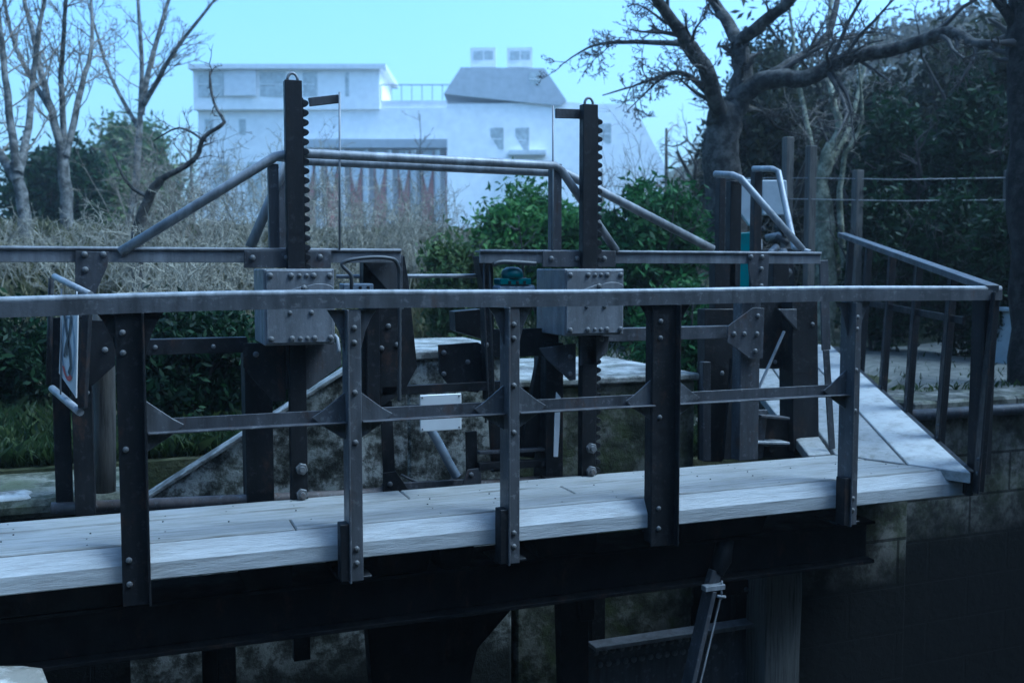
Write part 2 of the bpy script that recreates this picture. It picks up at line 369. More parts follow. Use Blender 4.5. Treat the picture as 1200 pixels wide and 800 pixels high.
rocky('stone_ledge', (p.x-0.15, p.y, p.z-0.28), (0.62, 0.5, 0.46), M['rock'], 'bright pale stone ledge in the bottom left corner', 'stone', 3)
p = atD(6, 600, 5.25)
rocky('stone_block', (p.x-0.10, p.y+0.05, p.z+0.03), (0.24, 0.12, 0.07), M['rock'], 'small flat stone lying on the left end of the walkway', 'stone', 5)

# ------------------------------------------------------------------ walkway
DY0, DY1 = 4.79, 5.43
t = thing('walkway_deck', (2, 5.1, 0), 'weathered pale timber walkway deck running across the whole picture', 'walkway')
wd = (DY1-DY0)/3
A0 = onZ(1140, 555, 0.0); PD = onZ(975, 532, 0.0); PD.y = DY1; PD.z = 0.0
def dgx(y): return A0.x+(PD.x-A0.x)*(y-A0.y)/(PD.y-A0.y)          # slanting end of the deck
for i in range(3):
    ya, yb = DY0+wd*i+0.005, DY0+wd*(i+1)-0.005; z = -0.003*(i % 2)
    xm_ = (0.72, 2.3, 1.4)[i]                                      # butt joint
    MB().box(-3.5, xm_-0.003, ya, yb, -0.06, z).build('plank', M['deck'], t, 0.006)
    MB().prism([(xm_+0.003, ya, z), (dgx(ya)-0.01, ya, z), (dgx(yb)-0.01, yb, z), (xm_+0.003, yb, z)], (0, 0, -0.06)).build('plank', M['deck'], t, 0.006)
mb = MB().prism([(-3.5, DY0-0.001, -0.002), (-3.5, DY0-0.048, -0.085), (-3.5, DY0-0.048, -0.165), (-3.5, DY0-0.001, -0.165)], (3.5+A0.x+0.10, 0, 0))
mb.build('edge_beam', M['fascia'], t, 0.006)
MB().box(-3.5, 4.9, DY1-0.12, DY1-0.01, -0.2, -0.063).build('rear_beam', M['post_wood'], t, 0.006)
tag(MB().tube([onY(60, 596, 5.62), onY(400, 581, 5.62), onY(600, 566, 5.62), onY(640, 563, 5.62)], 0.034, 12).build('pipe', steel('brown_pipe', (0.12, 0.10, 0.09), 0.5, 0.9)),
    'brownish horizontal pipe lying behind the walkway deck', 'pipe')

for k in range(17):
    for i in range(3):
        for dy in (0.05, wd-0.05):
            x_ = -0.9+k*0.34+rnd.uniform(-.03, .03); y_ = DY0+wd*i+dy+rnd.uniform(-.008, .008)
            if x_ < dgx(y_)-0.05 and (rnd.random() < 0.6 or k == 0):
                if (k, i, dy) == (0, 0, 0.05): nl = MB()
                nl.tube([(x_, y_, -0.004), (x_, y_, 0.0015)], 0.0042, 6)
tag(nl.build('nails', M['rust'], t), kind='stuff')
# ramp rising to the rear right
B0 = atD(975, 405, 10.0)
rd = (B0-A0); rs_ = Vector((-rd.y, rd.x, 0)).normalized(); ed = PD-A0
t = thing('ramp', A0, 'pale timber ramp rising behind the right end of the walkway', 'ramp')
for a, b_ in ((0.012, 0.44), (0.46, 0.99), (1.0, 1.5)):
    P = [A0+ed*a, A0+ed*b_, A0+ed*b_+rd, A0+ed*a+rd]
    if a > 0.99: P[0] = P[0]+rd*0.0; P[1] = Vector((P[1].x, DY1+0.02, 0.0)); P[0] = Vector((PD.x-0.01, DY1+0.02, 0.0))
    P = [p+Vector((0, 0, 0.006)) for p in P]
    MB().prism(P, (0, 0, -0.07)).build('plank', M['ramp_edge'] if a < 0.1 else M['ramp'], t, 0.005)
MB().bar(A0+rd*0.02+Vector((0.02, 0, -0.09)), A0+rd+Vector((0.02, 0, -0.09)), 0.05, 0.16).build('side_beam', M['steel'], t, 0.004)

# ------------------------------------------------------------------ girder under the deck
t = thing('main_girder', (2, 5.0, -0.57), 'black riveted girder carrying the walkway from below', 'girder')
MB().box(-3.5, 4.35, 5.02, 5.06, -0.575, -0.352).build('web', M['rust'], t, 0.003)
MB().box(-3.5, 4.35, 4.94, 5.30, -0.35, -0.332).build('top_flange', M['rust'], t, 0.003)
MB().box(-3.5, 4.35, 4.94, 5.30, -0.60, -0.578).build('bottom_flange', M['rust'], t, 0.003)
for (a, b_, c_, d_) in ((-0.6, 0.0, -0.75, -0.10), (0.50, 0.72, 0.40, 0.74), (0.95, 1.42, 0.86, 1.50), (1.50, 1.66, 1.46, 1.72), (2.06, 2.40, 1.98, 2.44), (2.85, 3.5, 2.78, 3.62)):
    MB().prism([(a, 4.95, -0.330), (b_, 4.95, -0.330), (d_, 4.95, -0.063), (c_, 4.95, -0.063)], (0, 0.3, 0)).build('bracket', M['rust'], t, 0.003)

# ------------------------------------------------------------------ near railing
ZR = 1.122
t = thing('guard_railing', (2, 4.7, -0.2), 'long grey steel railing along the front edge of the walkway', 'railing')
g = MB()
npt = 24
for i in range(npt):                                        # slightly bowed old rail, one angle section
    xa = -3.6+(5.06+3.6)*i/npt; xb = -3.6+(5.06+3.6)*(i+1)/npt
    fz = lambda x: ZR - 0.018*smooth(0.6, -1.2, x) + 0.004*math.sin(x*2.1)
    g.add([(x, y, fz(x)+dz) for x in (xa, xb) for (y, dz) in ((4.685, 0), (4.775, 0), (4.775, -0.012), (4.699, -0.012), (4.699, -0.062), (4.685, -0.062))],
          [(0, 6, 7, 1)[::-1], (1, 7, 8, 2)[::-1], (2, 8, 9, 3)[::-1], (3, 9, 10, 4)[::-1], (4, 10, 11, 5)[::-1], (5, 11, 6, 0)[::-1]])
tr = g.build('top_rail', M['rail'], t)
MB().tube([(xa, 4.712, ZR+0.010 - 0.018*smooth(0.6, -1.2, xa) + 0.004*math.sin(xa*2.1)) for xa in [-3.6+8.67*i/30 for i in range(31)]], 0.0165, 14).build('handrail_bar', M['tube'], t)
ZM = 0.545
posts = [(-0.003, 0.120, 1), (0.985, 0.085, 0), (1.80, 0.085, 0), (2.69, 0.150, 1), (3.945, 0.085, 0), (4.985, 0.10, 2)]
mids = []
for (x, w_, kind) in posts:
    zb = -0.26 if kind != 2 else -0.04
    g = MB()
    if kind == 1:                                           # broad channel post
        g.box(x-w_/2, x+w_/2, 4.702, 4.714, zb, ZR-0.065)
        g.box(x-w_/2, x-w_/2+0.010, 4.7145, 4.785, zb+0.02, ZR-0.065)
        g.box(x+w_/2-0.010, x+w_/2, 4.660, 4.7015, zb, ZR-0.065)
    elif kind == 0:
        g.box(x-w_/2+0.022, x+w_/2, 4.690, 4.700, zb, ZR-0.065)
        g.box(x-w_/2+0.012, x-w_/2+0.0215, 4.655, 4.785, zb, ZR-0.065)
    else:
        g.box(x-w_/2, x+w_/2, 4.700, 4.711, zb, ZR-0.02); g.box(x-w_/2, x-w_/2+0.01, 4.7115, 4.80, zb, ZR-0.02)
        g.box(x+w_/2-0.011, x+w_/2, 4.7115, 4.80, zb, ZR-0.02)
    ps = g.build('post', M['rail'] if kind == 0 else M['steel'], t, 0.0025)
    for z in ((0.97, 0.90, 0.66, 0.42, -0.10, -0.17) if kind == 0 else (0.97, 0.88, 0.45, -0.05, -0.16)):
        if kind < 2: bolt(ps, (x+(0.010 if kind == 0 else 0.0-0.03), 4.690 if kind == 0 else 4.702, z), 0.014)
    # shoe that grips the deck edge
    if kind == 0:
        sh = MB().box(x-w_/2-0.03, x-w_/2+0.018, 4.665, 4.742, -0.25, 0.03); sh.box(x-w_/2-0.03, x+w_/2+0.05, 4.72, 4.93, -0.262, -0.248)
        sh.build('foot_bracket', M['steel'], t, 0.003)
    # curved gussets under the top rail and triangular ones on the middle rail
    if kind < 2:
        for sg in (-1, 1):
            e = x+sg*w_/2
            if sg < 0: e = x-w_/2+0.012
            pts = [(e, 0, ZR-0.066), (e+sg*0.085, 0, ZR-0.066), (e+sg*0.055, 0, ZR-0.11), (e+sg*0.028, 0, ZR-0.17), (e+sg*0.010, 0, ZR-0.24), (e, 0, ZR-0.27)]
            gs = MB().prism([(p_[0], 4.716, p_[2]) for p_ in pts], (0, 0.008, 0)).build('gusset', M['rail'] if kind == 0 else M['steel'], t, 0.002)
            if x < -0.01 and sg < 0: continue
            if x == -0.003 and sg < 0: continue
            if x > 3.9 and sg > 0: continue
            pts = [(e, ZM+0.115), (e+sg*0.11, ZM+0.03), (e+sg*0.16, ZM-0.0), (e+sg*0.11, ZM-0.045), (e, ZM-0.115)]
            gs = MB().prism([(p_[0], 4.7245, p_[1]) for p_ in pts], (0, 0.009, 0)).build('gusset', M['rail'], t, 0.002)
for i in range(4):
    xa = posts[i][0]+posts[i][1]/2+0.004; xb = posts[i+1][0]-posts[i+1][1]/2+0.010
    g = MB().box(xa, xb, 4.738, 4.748, ZM-0.033, ZM+0.030); g.box(xa, xb, 4.680, 4.7375, ZM-0.033, ZM-0.025)
    mr = g.build('middle_rail', M['frame'], t, 0.002)
    for x in (xa+0.035, xa+0.105, xb-0.105, xb-0.035): bolt(mr, (x, 4.738, ZM+0.004), 0.0145)

# ------------------------------------------------------------------ railing of the ramp
t = thing('guard_railing', A0, 'dark steel railing with leaning posts climbing away beside the ramp', 'railing')
Ra = atD(1163, 338, 6.15); Rb = atD(986, 275, 10.1)
MB().bar(Ra, Rb, 0.08, 0.045).build('top_rail', M['rail'], t, 0.003)
rv = Rb-Ra
for k in (0.0, 0.19, 0.38, 0.56, 0.75, 0.92):
    top = Ra+rv*k; foot = A0+rd*k+rs_*(-0.02)+Vector((0.0, 0, -0.12)); foot = foot+(A0-foot).normalized()*0
    top2 = top+Vector((0, 0, -0.025))
    ps = MB().bar(foot, top2, 0.105 if k else 0.12, 0.012, (0.8, -0.5, 0)); ps.bar(foot+Vector((0.055, 0.035, 0)), top2+Vector((0.055, 0.035, 0)), 0.012, 0.07, (0.8, -0.5, 0))
    ps = ps.build('post', M['steel'], t, 0.003)
    d_ = (top2-foot)
    for q in (0.10, 0.17): bolt(ps, foot+d_*q+Vector((-0.01, -0.012, 0)), 0.016)
MB().bar(Ra+rv*0.12+Vector((0, 0, -0.28)), Ra+rv*0.95+Vector((0, 0, -0.62)), 0.014, 0.05).build('middle_rail', M['steel'], t, 0.002)

# ------------------------------------------------------------------ tall frame behind the walkway
t = thing('steel_gantry', (2, 5.5, 0), 'riveted grey steel gate frame standing along the back of the walkway', 'frame')
def beam(x0, x1, name='top_beam'):
    g = MB().box(x0, x1, 5.47, 5.482, 1.283, 1.345); g.box(x0, x1, 5.475, 5.56, 1.3455, 1.357); g.tube([(x0, 5.468, 1.352), (x1, 5.468, 1.352)], 0.0105, 10); return g.build(name, M['gear'], t, 0.002)
bl = beam(-3.6, XY(470, 300, 5.47)[0]); br = beam(XY(562, 300, 5.47)[0], XY(962, 300, 5.47)[0])
# columns
def column(px0, px1, y0, y1, Y, mat='frame', side=0.10, name='column', sgn=-1):
    xa, za = XY(px0, y0, Y); xb, zb = XY(px1, y1, Y); xa = XY(px0, (y0+y1)/2, Y)[0]; xb = XY(px1, (y0+y1)/2, Y)[0]
    g = MB().box(xa, xb, Y, Y+0.012, zb, za); g.box(xa-0.0, xa+0.010, Y+0.0125, Y+side, zb, za); g.box(xb-0.010, xb, Y+0.0125, Y+side, zb, za)
    return g.build(name, M[mat], t, 0.0025)
c1 = column(84, 108, 345, 603, 5.50, 'steel', 0.16); c2 = column(868, 890, 345, 538, 5.50)
c3 = column(288, 320, 402, 590, 5.56, 'steel', 0.2); c4 = column(640, 660, 402, 575, 5.56, 'steel', 0.2)
column(62, 82, 372, 600, 5.62, 'steel', 0.08)
# end leg of the frame, leaning out
MB().bar(onY(965, 305, 5.5), onY(968, 410, 5.5), 0.07, 0.012, (0, 1, 0)).build('end_leg', M['frame'], t, 0.002)
MB().bar(onY(968, 410, 5.497), onY(975, 526, 5.497), 0.05, 0.012, (0, 1, 0)).build('end_leg', M['frame'], t, 0.002)
# middle beam pieces
for a, b_ in ((110, 290), (705, 858)):
    xa = XY(a, 400, 5.52)[0]; xb = XY(b_, 395, 5.52)[0]
    g = MB().box(xa, xb, 5.52, 5.53, 0.80, 0.882); g.box(xa, xb, 5.532, 5.60, 0.872, 0.882)
    m_ = g.build('middle_beam', M['frame'] if a > 500 else M['steel'], t, 0.003)
    if a < 500: bolts(m_, [(182, 407), (250, 406)], 5.52, 0.013)
xa = XY(575, 395, 5.60)[0]; xb = XY(655, 395, 5.60)[0]
MB().box(xa, xb, 5.60, 5.615, 0.72, 0.89).build('middle_beam', M['steel'], t, 0.003)
def gusset(pts, Y, bl_, mat='frame', T=0.010, r=0.016, name='gusset_plate'):
    g_ = MB().plate(pts, Y, T).build(name, M[mat], t, 0.0025); bolts(g_, bl_, Y, r); return g_
gusset([(88, 294), (128, 295), (126, 312), (110, 348), (96, 372), (88, 372)], 5.456, [(99, 298), (121, 298), (100, 316)])
gusset([(90, 374), (135, 376), (135, 428), (108, 452), (90, 440)], 5.46, [(123, 410), (101, 382)], 'steel')
gusset([(876, 296), (902, 296), (901, 312), (899, 345), (883, 345), (878, 320)], 5.456, [(880, 301), (893, 301), (892, 315), (892, 335)])
gusset([(853, 382), (883, 360), (896, 361), (894, 420), (880, 421), (853, 401)], 5.462, [(860, 391), (872, 391), (887, 391), (888, 370), (885, 411)])
gusset([(286, 294), (388, 294), (388, 314), (286, 314)], 5.44, [(296, 302), (336, 302), (375, 301)], 'frame', 0.012)
gusset([(636, 294), (722, 294), (722, 313), (636, 313)], 5.44, [(646, 303), (676, 303), (708, 303)], 'frame', 0.012)
# knee brackets under gear boxes
gusset([(285, 402), (335, 402), (335, 470), (318, 470), (285, 430)], 5.43, [(300, 415)], 'steel')
gusset([(632, 408), (675, 402), (675, 445), (668, 446), (640, 420)], 5.43, [(668, 418), (668, 438)], 'frame')
gusset([(330, 402), (400, 402), (400, 428), (362, 456), (330, 456)], 5.50, [], 'frame')
gusset([(680, 394), (714, 394), (712, 412), (696, 428), (680, 428)], 5.40, [(705, 397)], 'frame')
for a in ((392, 404, 440, 300),):
    pass

# curved deep brackets in the middle, mirror pair
gusset([(426, 300), (474, 300), (479, 330), (481, 350), (489, 430), (474, 458), (448, 476), (424, 474)], 5.60, [(447, 408), (465, 404), (455, 382), (470, 360)], 'steel', 0.10)
gusset([(424, 302), (472, 299), (472, 345), (456, 342), (430, 312)], 5.585, [], 'frame', 0.010)
gusset([(430, 360), (445, 354), (445, 500), (430, 500)], 5.57, [], 'steel', 0.01)
gusset([(560, 300), (578, 300), (580, 470), (572, 470), (568, 345)], 5.60, [(570, 404)], 'steel', 0.10)
gusset([(514, 404), (560, 401), (577, 410), (578, 440), (560, 460), (530, 456), (515, 437)], 5.70, [(520, 413), (520, 438), (548, 424), (566, 452), (566, 412)], 'steel', 0.02)
gusset([(533, 365), (565, 362), (575, 400), (534, 388)], 5.80, [], 'steel', 0.12)
for px in (571, 578):
    MB().tube([onY(px-3, 305, 5.52), onY(px-4, 350, 5.52), onY(px+1, 460, 5.54), onY(px-2, 495, 5.56)], 0.0065, 8).build('cable', M['black'], t)
# bottom framework right of the pier
def obar(a, b_, Y, w_, h_, nm, mat='frame'): return MB().bar(onY(*a, Y), onY(*b_, Y), h_, w_, (0, 1, 0)).build(nm, M[mat], t, 0.002)
obar((447, 458), (605, 450), 5.62, 0.04, 0.05, 'cross_bar', 'steel')
obar((560, 530), (655, 525), 5.60, 0.05, 0.018, 'cross_bar')
obar((560, 546), (655, 541), 5.60, 0.05, 0.045, 'cross_bar', 'steel')
obar((448, 572), (555, 566), 5.60, 0.03, 0.055, 'cross_bar', 'frame')
gusset([(449, 554), (464, 552), (482, 578), (449, 580)], 5.58, [(457, 567)], 'steel')
gusset([(540, 572), (548, 550), (564, 548), (564, 572)], 5.58, [(552, 556)], 'frame')
for a, b_, Y in (((452, 470), (456, 555), 5.64), ((552, 505), (553, 552), 5.64), ((578, 470), (582, 552), 5.66), ((612, 480), (600, 540), 5.7)):
    MB().bar(onY(*a, Y), onY(*b_, Y), 0.07, 0.02, (0, 1, 0)).build('strut', M['steel'], t, 0.002)
MB().bar(onY(640, 408, 5.68), onY(616, 535, 5.68), 0.10, 0.05, (0, 1, 0)).build('strut', M['steel'], t, 0.003)
pts = [onY(470, 556, 5.62)]+[onY(470+9*i, 556+12*math.sin(math.pi*i/8), 5.62) for i in range(1, 8)]+[onY(542, 554, 5.62)]
MB().tube(pts, 0.008, 8).build('cable_loop', M['hose'], t)

# right-hand frame group (second gate)
t = thing('steel_gantry', (4, 5.9, 0), 'dark riveted steel gate frame crowded behind the right end of the walkway', 'frame')
def pl(pts, Y, T=0.02, mat='steel', nm='plate', bl_=(), r=0.016): g_ = MB().plate(pts, Y, T).build(nm, M[mat], t, 0.003); bolts(g_, bl_, Y, r); return g_
pl([(826, 362), (860, 362), (862, 520), (846, 541), (826, 541)], 5.95, 0.1, 'steel', 'column', [(846, 437), (866, 442)])
pl([(858, 420), (880, 424), (872, 538), (848, 538)], 5.85, 0.03, 'steel', 'plate', [(846, 437), (868, 441)])
pl([(928, 345), (958, 345), (960, 528), (930, 530)], 5.8, 0.16, 'steel', 'column', [(952, 380)])
pl([(890, 350), (930, 350), (930, 432), (885, 432)], 5.92, 0.05, 'steel', 'plate', [(921, 392), (939, 393), (908, 424), (938, 426)])
pl([(912, 362), (934, 362), (934, 386)], 5.78, 0.02, 'frame', 'gusset_plate')
pl([(888, 480), (900, 480), (894, 537), (884, 537)], 5.8, 0.02, 'frame', 'strut')
pl([(892, 486), (926, 489), (926, 492), (892, 489)], 5.74, 0.12, 'frame', 'cross_bar')
pl([(892, 489), (926, 492), (926, 516), (890, 514)], 5.86, 0.02, 'steel', 'plate')
pl([(888, 517), (926, 518), (926, 521), (888, 520)], 5.74, 0.12, 'tube', 'cross_bar')
pl([(888, 522), (932, 522), (932, 536), (888, 536)], 5.86, 0.02, 'steel', 'plate', [(904, 527), (931, 528)])
MB().bar(onY(919, 388, 5.70), onY(889, 455, 5.70), 0.012, 0.02, (0, 1, 0)).build('brace', M['tube'], t, 0.001)
pl([(838, 300), (862, 300), (862, 362), (838, 362)], 6.0, 0.08, 'steel', 'column')
pl([(906, 300), (925, 300), (925, 350), (906, 350)], 6.3, 0.08, 'steel', 'column')
pl([(824, 424), (833, 424), (833, 540), (824, 540)], 5.75, 0.05, 'frame', 'strut')
t['label'] = 'dark riveted steel gate frame crowded behind the right end of the walkway'

# ------------------------------------------------------------------ rack bars
def rack(px0, px1, ytop, Xw, label, toothpx):
    Y = 5.40
    x0 = XY(px0, 300, Y)[0]; x1 = XY(px1, 300, Y)[0]; zt_ = onY((px0+px1)/2, ytop, Y).z
    t_ = thing('lifting_rack', ((x0+x1)/2, Y, 0), label, 'rack', 'toothed lifting racks')
    g_ = MB().box(x0, x1, Y, Y+0.06, -0.9, zt_)
    g_.build('rack_bar', M['steel'], t_, 0.003)
    g_ = MB(); z = 0.35; P = 0.051
    vs = [(x1+0.001, -0.2)]
    z = -0.2 if px0 > 500 else 0.88; z0_ = z; vs[0] = (x1+0.001, z)
    while z < zt_-0.10:
        for dx, dz in ((0.006, 0.004), (0.028, 0.012), (0.034, 0.020), (0.034, 0.028), (0.028, 0.036), (0.006, 0.044)): vs.append((x1+dx, z+dz))
        z += P
    vs.append((x1+0.001, z))
    # split in strips so that each tooth face stays planar
    n_ = (len(vs)-2)//6
    g_.box(x1+0.0005, x1+0.006, Y+0.006, Y+0.054, z0_, z)
    for i in range(n_):
        q_ = vs[1+6*i:7+6*i]
        g_.prism([(a, Y+0.006, c_) for a, c_ in q_], (0, 0.048, 0))
    g_.build('teeth', M['steel'], t_, 0.0015)
    xm = (x0+x1)/2
    g_ = MB().tube([(xm+0.027*math.cos(a), Y+0.03, zt_+0.004+0.036*math.sin(a)) for a in [math.pi*i/10 for i in range(11)]], 0.008, 8)
    g_.build('lifting_eye', M['tube'], t_)
    for z_ in (0.17, 0.03):
        mb_ = MB(); mb_.tube([(xm+0.01, Y-0.001, z_), (xm+0.01, Y-0.028, z_)], 0.033, 6, smooth=False); mb_.tube([(xm+0.01, Y-0.029, z_), (xm+0.01, Y-0.044, z_)], 0.017, 12)
        mb_.build('clamp_bolt', M['bolt'], t_, 0.002)
    return x0, x1, zt_
rack(337, 357, 94, 0, 'tall toothed lifting rack in the left gearbox, beside the upper handrail corner', 362)
rack(683, 700, 122, 0, 'tall toothed lifting rack rising through the right gearbox', 704)
# small square guide bars and hanging rods beside the racks
for (px, y0, y1, y2) in ((398, 108, 190, 0), (648, 124, 190, 0)):
    g_ = MB().tube([onY(px, y0, 5.46), onY(px, 292, 5.46)], 0.006, 8)
    t_ = thing('guide_rod', onY(px, 292, 5.46), 'thin upright rod %s' % ('just right of the left rack' if px < 500 else 'just left of the right rack'), 'rod', 'thin guide rods')
    g_.build('rod', M['tube'], t_)
    if px > 500: MB().bar(onY(651, 133, 5.48), onY(684, 134, 5.48), 0.02, 0.055).build('arm', M['frame'], t_, 0.002)
    else: MB().bar(onY(362, 120, 5.48), onY(397, 116, 5.48), 0.02, 0.045).build('arm', M['frame'], t_, 0.002)

# ------------------------------------------------------------------ gear boxes
def gearbox(px0, px1, y0, y1, label, Y=5.27):
    x0, zt_ = XY(px0, y0, Y); x1, zb = XY(px1, y1, Y); x0 = XY(px0, 350, Y)[0]; x1 = XY(px1, 350, Y)[0]
    t_ = thing('gearbox', ((x0+x1)/2, Y, zb), label, 'gearbox', 'riveted gearboxes on the frame')
    MB().box(x0, x1, Y, Y+0.42, zb, zt_).build('housing', M['gear'], t_, 0.006)
    W = x1-x0; H = zt_-zb
    cp = MB().prism([(x0+0.012, Y-0.010, zb+0.012), (x1-0.02, Y-0.010, zb+0.012), (x1-0.012, Y-0.010, zb+0.05), (x1-0.012, Y-0.010, zt_-0.008), (x0+0.012, Y-0.010, zt_-0.008)], (0, 0.009, 0)).build('cover_plate', M['gear'], t_, 0.003)
    for u in (0.09, 0.38, 0.50, 0.60, 0.70, 0.93):
        bolt(cp, (x0+W*u, Y-0.010, zt_-0.035), 0.016 if u in (0.09, 0.38, 0.93, 0.70) else 0.012)
        bolt(cp, (x0+W*u, Y-0.010, zb+0.035), 0.016 if u in (0.09, 0.38, 0.93, 0.70) else 0.012)
    bolt(cp, (x0+W*0.56, Y-0.010, zt_-0.10), 0.017); bolt(cp, (x0+W*0.36, Y-0.010, zb+0.17), 0.012); bolt(cp, (x0+W*0.66, Y-0.010, zb+0.17), 0.014)
    pts = [(x0+W*0.78+0.075*math.cos(a), Y-0.016, zt_-0.105+0.028*math.sin(a)) for a in [2*math.pi*i/20 for i in range(20)]]
    MB().prism(pts, (0, 0.0055, 0)).build('oval_boss', M['gear'], t_, 0.003)
    rr = MB().prism([(x0+W*0.18, Y-0.020, zt_-0.135), (x0+W*0.52, Y-0.020, zt_-0.09), (x0+W*0.52, Y-0.020, zt_-0.115), (x0+W*0.2, Y-0.020, zt_-0.15)], (0, 0.0095, 0))
    rr.build('rib', M['gear'], t_, 0.004)
    # crank end cap lower right
    mb_ = MB().tube([(x1+0.002, Y+0.02, zb+0.045), (x1+0.012, Y+0.0, zb+0.03), (x1+0.018, Y-0.01, zb-0.03), (x1+0.014, Y-0.01, zb-0.05)], 0.010, 8)
    if px0 < 500: mb_.build('handle', M['tube'], t_)
gearbox(309, 392, 315, 403, 'grey riveted gearbox on the left lifting rack')
gearbox(661, 731, 315, 392, 'grey riveted gearbox on the right lifting rack')

# ------------------------------------------------------------------ drive shaft, motors, hoses, plate
s_ = MB().tube([onY(394, 324, 5.7), onY(566, 323, 5.7)], 0.012, 10)
tag(s_.build('drive_shaft', M['tube']), 'thin horizontal shaft running between the two gearboxes', 'shaft')
def motor(px, label, teal):
    Y = 5.50
    a = onY(px-22, 350, Y); b_ = onY(px+22, 350, Y); base = onY(px, 350 if not teal else 343, Y)
    t_ = thing('gate_motor', base, label, 'motor')
    x, z = base.x, base.z
    MB().box(a.x, b_.x, Y, Y+0.12, z-0.03, z+0.045).build('base', M['cast'], t_, 0.012)
    g_ = MB().box(a.x+0.01, b_.x-0.03, Y-0.005, Y+0.11, z+0.046, z+0.085)
    g_.build('flange', M['teal'] if teal else M['cast'], t_, 0.006)
    if teal:
        prof = [(0.066, 0.086), (0.066, 0.115), (0.058, 0.135), (0.035, 0.150), (0.001, 0.153)]
        g_ = MB().tube([(x-0.012, Y+0.05, z+h_) for r_, h_ in prof], [r_ for r_, h_ in prof], 16)
        g_.build('cap', M['teal'], t_)
    for u in (-0.05, 0, 0.045):
        MB().box(x+u-0.008, x+u+0.008, Y-0.012, Y-0.0055, z+0.05, z+0.07).build('lug', M['steel'], t_, 0.001)
motor(606, 'teal capped electric motor on pale base left of the right gearbox', True)
motor(422, 'pale low motor housing right of the left gearbox', False)
def ribbed(pts, r, name, label, mat='hose', n_=90):
    P = [Vector(p) for p in pts]; out = []; rr = []
    # catmull-rom
    Q = [P[0]]+P+[P[-1]]
    seg = len(P)-1
    for i in range(n_+1):
        u = i/n_*seg; k = min(int(u), seg-1); f_ = u-k
        a, b_, c_, d_ = Q[k], Q[k+1], Q[k+2], Q[k+3]
        out.append(0.5*((2*b_)+(c_-a)*f_+(2*a-5*b_+4*c_-d_)*f_*f_+(3*b_-a-3*c_+d_)*f_**3)); rr.append(r*(1.0 if i % 2 else 0.84))
    o_ = MB().tube(out, rr, 12); o_ = o_.build(name, M[mat]); return tag(o_, label, 'hose')
ribbed([onY(412, 336, 5.44), onY(411, 322, 5.43), onY(401, 309, 5.43), (onY(420, 303, 5.43)), onY(452, 302, 5.44), onY(466, 310, 5.46), onY(468, 345, 5.5), onY(468, 470, 5.55)], 0.012, 'cable_hose', 'ribbed black hose looping up from the pale motor at left', n_=180)
ribbed([onY(578, 310, 5.47), onY(590, 307, 5.47), onY(628, 309, 5.47)], 0.016, 'cable_hose', 'short ribbed hose above the teal motor', n_=50)
ribbed([onY(496, 490, 5.56), onY(512, 515, 5.55), onY(525, 540, 5.55), onY(535, 558, 5.56)], 0.028, 'cable_hose', 'thick ribbed hose slanting down below the white plate', 'cast', n_=70)
t_ = thing('white_plate', onY(516, 482, 5.2), 'bright blank white plate behind the middle rail', 'plate')
x0, z1 = XY(492, 463, 5.2); x1, z0 = XY(541, 503, 5.2)
MB().box(x0, x1, 5.2, 5.208, z0, z1).build('panel', M['label'], t_, 0.004)
for sx_ in (x0+0.014, x1-0.014):
    for sz_ in (z0+0.014, z1-0.014): bolt(t_, (sx_, 5.2, sz_), 0.005)
MB().box(x0+0.03, x1-0.03, 5.209, 5.57, z0+0.09, z0+0.10).build('bracket', M['steel'], t_, 0.002)
t_ = thing('white_tag', onY(652, 500, 5.5), 'narrow white strip hanging beside the right rack', 'tag')
pz = [onY(*q, 5.5) for q in ((652, 459), (657, 465), (656, 500), (654, 535), (649, 535), (650, 490))]
MB().prism(pz, (0, 0.006, 0)).build('strip', M['label'], t_, 0.001)

# ------------------------------------------------------------------ upper safety handrails (tubes)
t = thing('handrail', onY(320, 290, 5.46), 'upper tubular handrail with sloping ends above the gate frame', 'handrail')
YA, YB = 5.47, 5.95
MB().tube([onY(140, 296, YA), onY(322, 184, YA), onY(335, 181, YA), onY(360, 180, YA), onY(650, 194, YA), onY(658, 200, YA), onY(722, 294, YA)], 0.026, 12).build('front_tube', M['tube'], t)
MB().tube([onY(293, 290, YB), onY(334, 195, YB), onY(362, 188, YB), onY(650, 202, YB), onY(664, 204, YB), onY(700, 222, YB), onY(835, 292, YB)], 0.030, 12).build('rear_tube', M['tube'], t)
MB().tube([onY(322, 186, YA), onY(352, 188, YB)], 0.014, 8).build('cross_tube', M['tube'], t)
MB().tube([onY(652, 197, YA), onY(660, 204, YB)], 0.014, 8).build('cross_tube', M['tube'], t)
for a, Y in ((321, YA), (652, YA), (330, YB)):
    xa = onY(a-6, 240, Y).x; xb = onY(a+6, 240, Y).x; zt_ = onY(a, 192 if Y == YA else 196, Y).z
    MB().box(xa, xb, Y-0.004, Y+0.05, 1.36 if Y == YA else 1.3, zt_).build('post', M['frame'], t, 0.002)
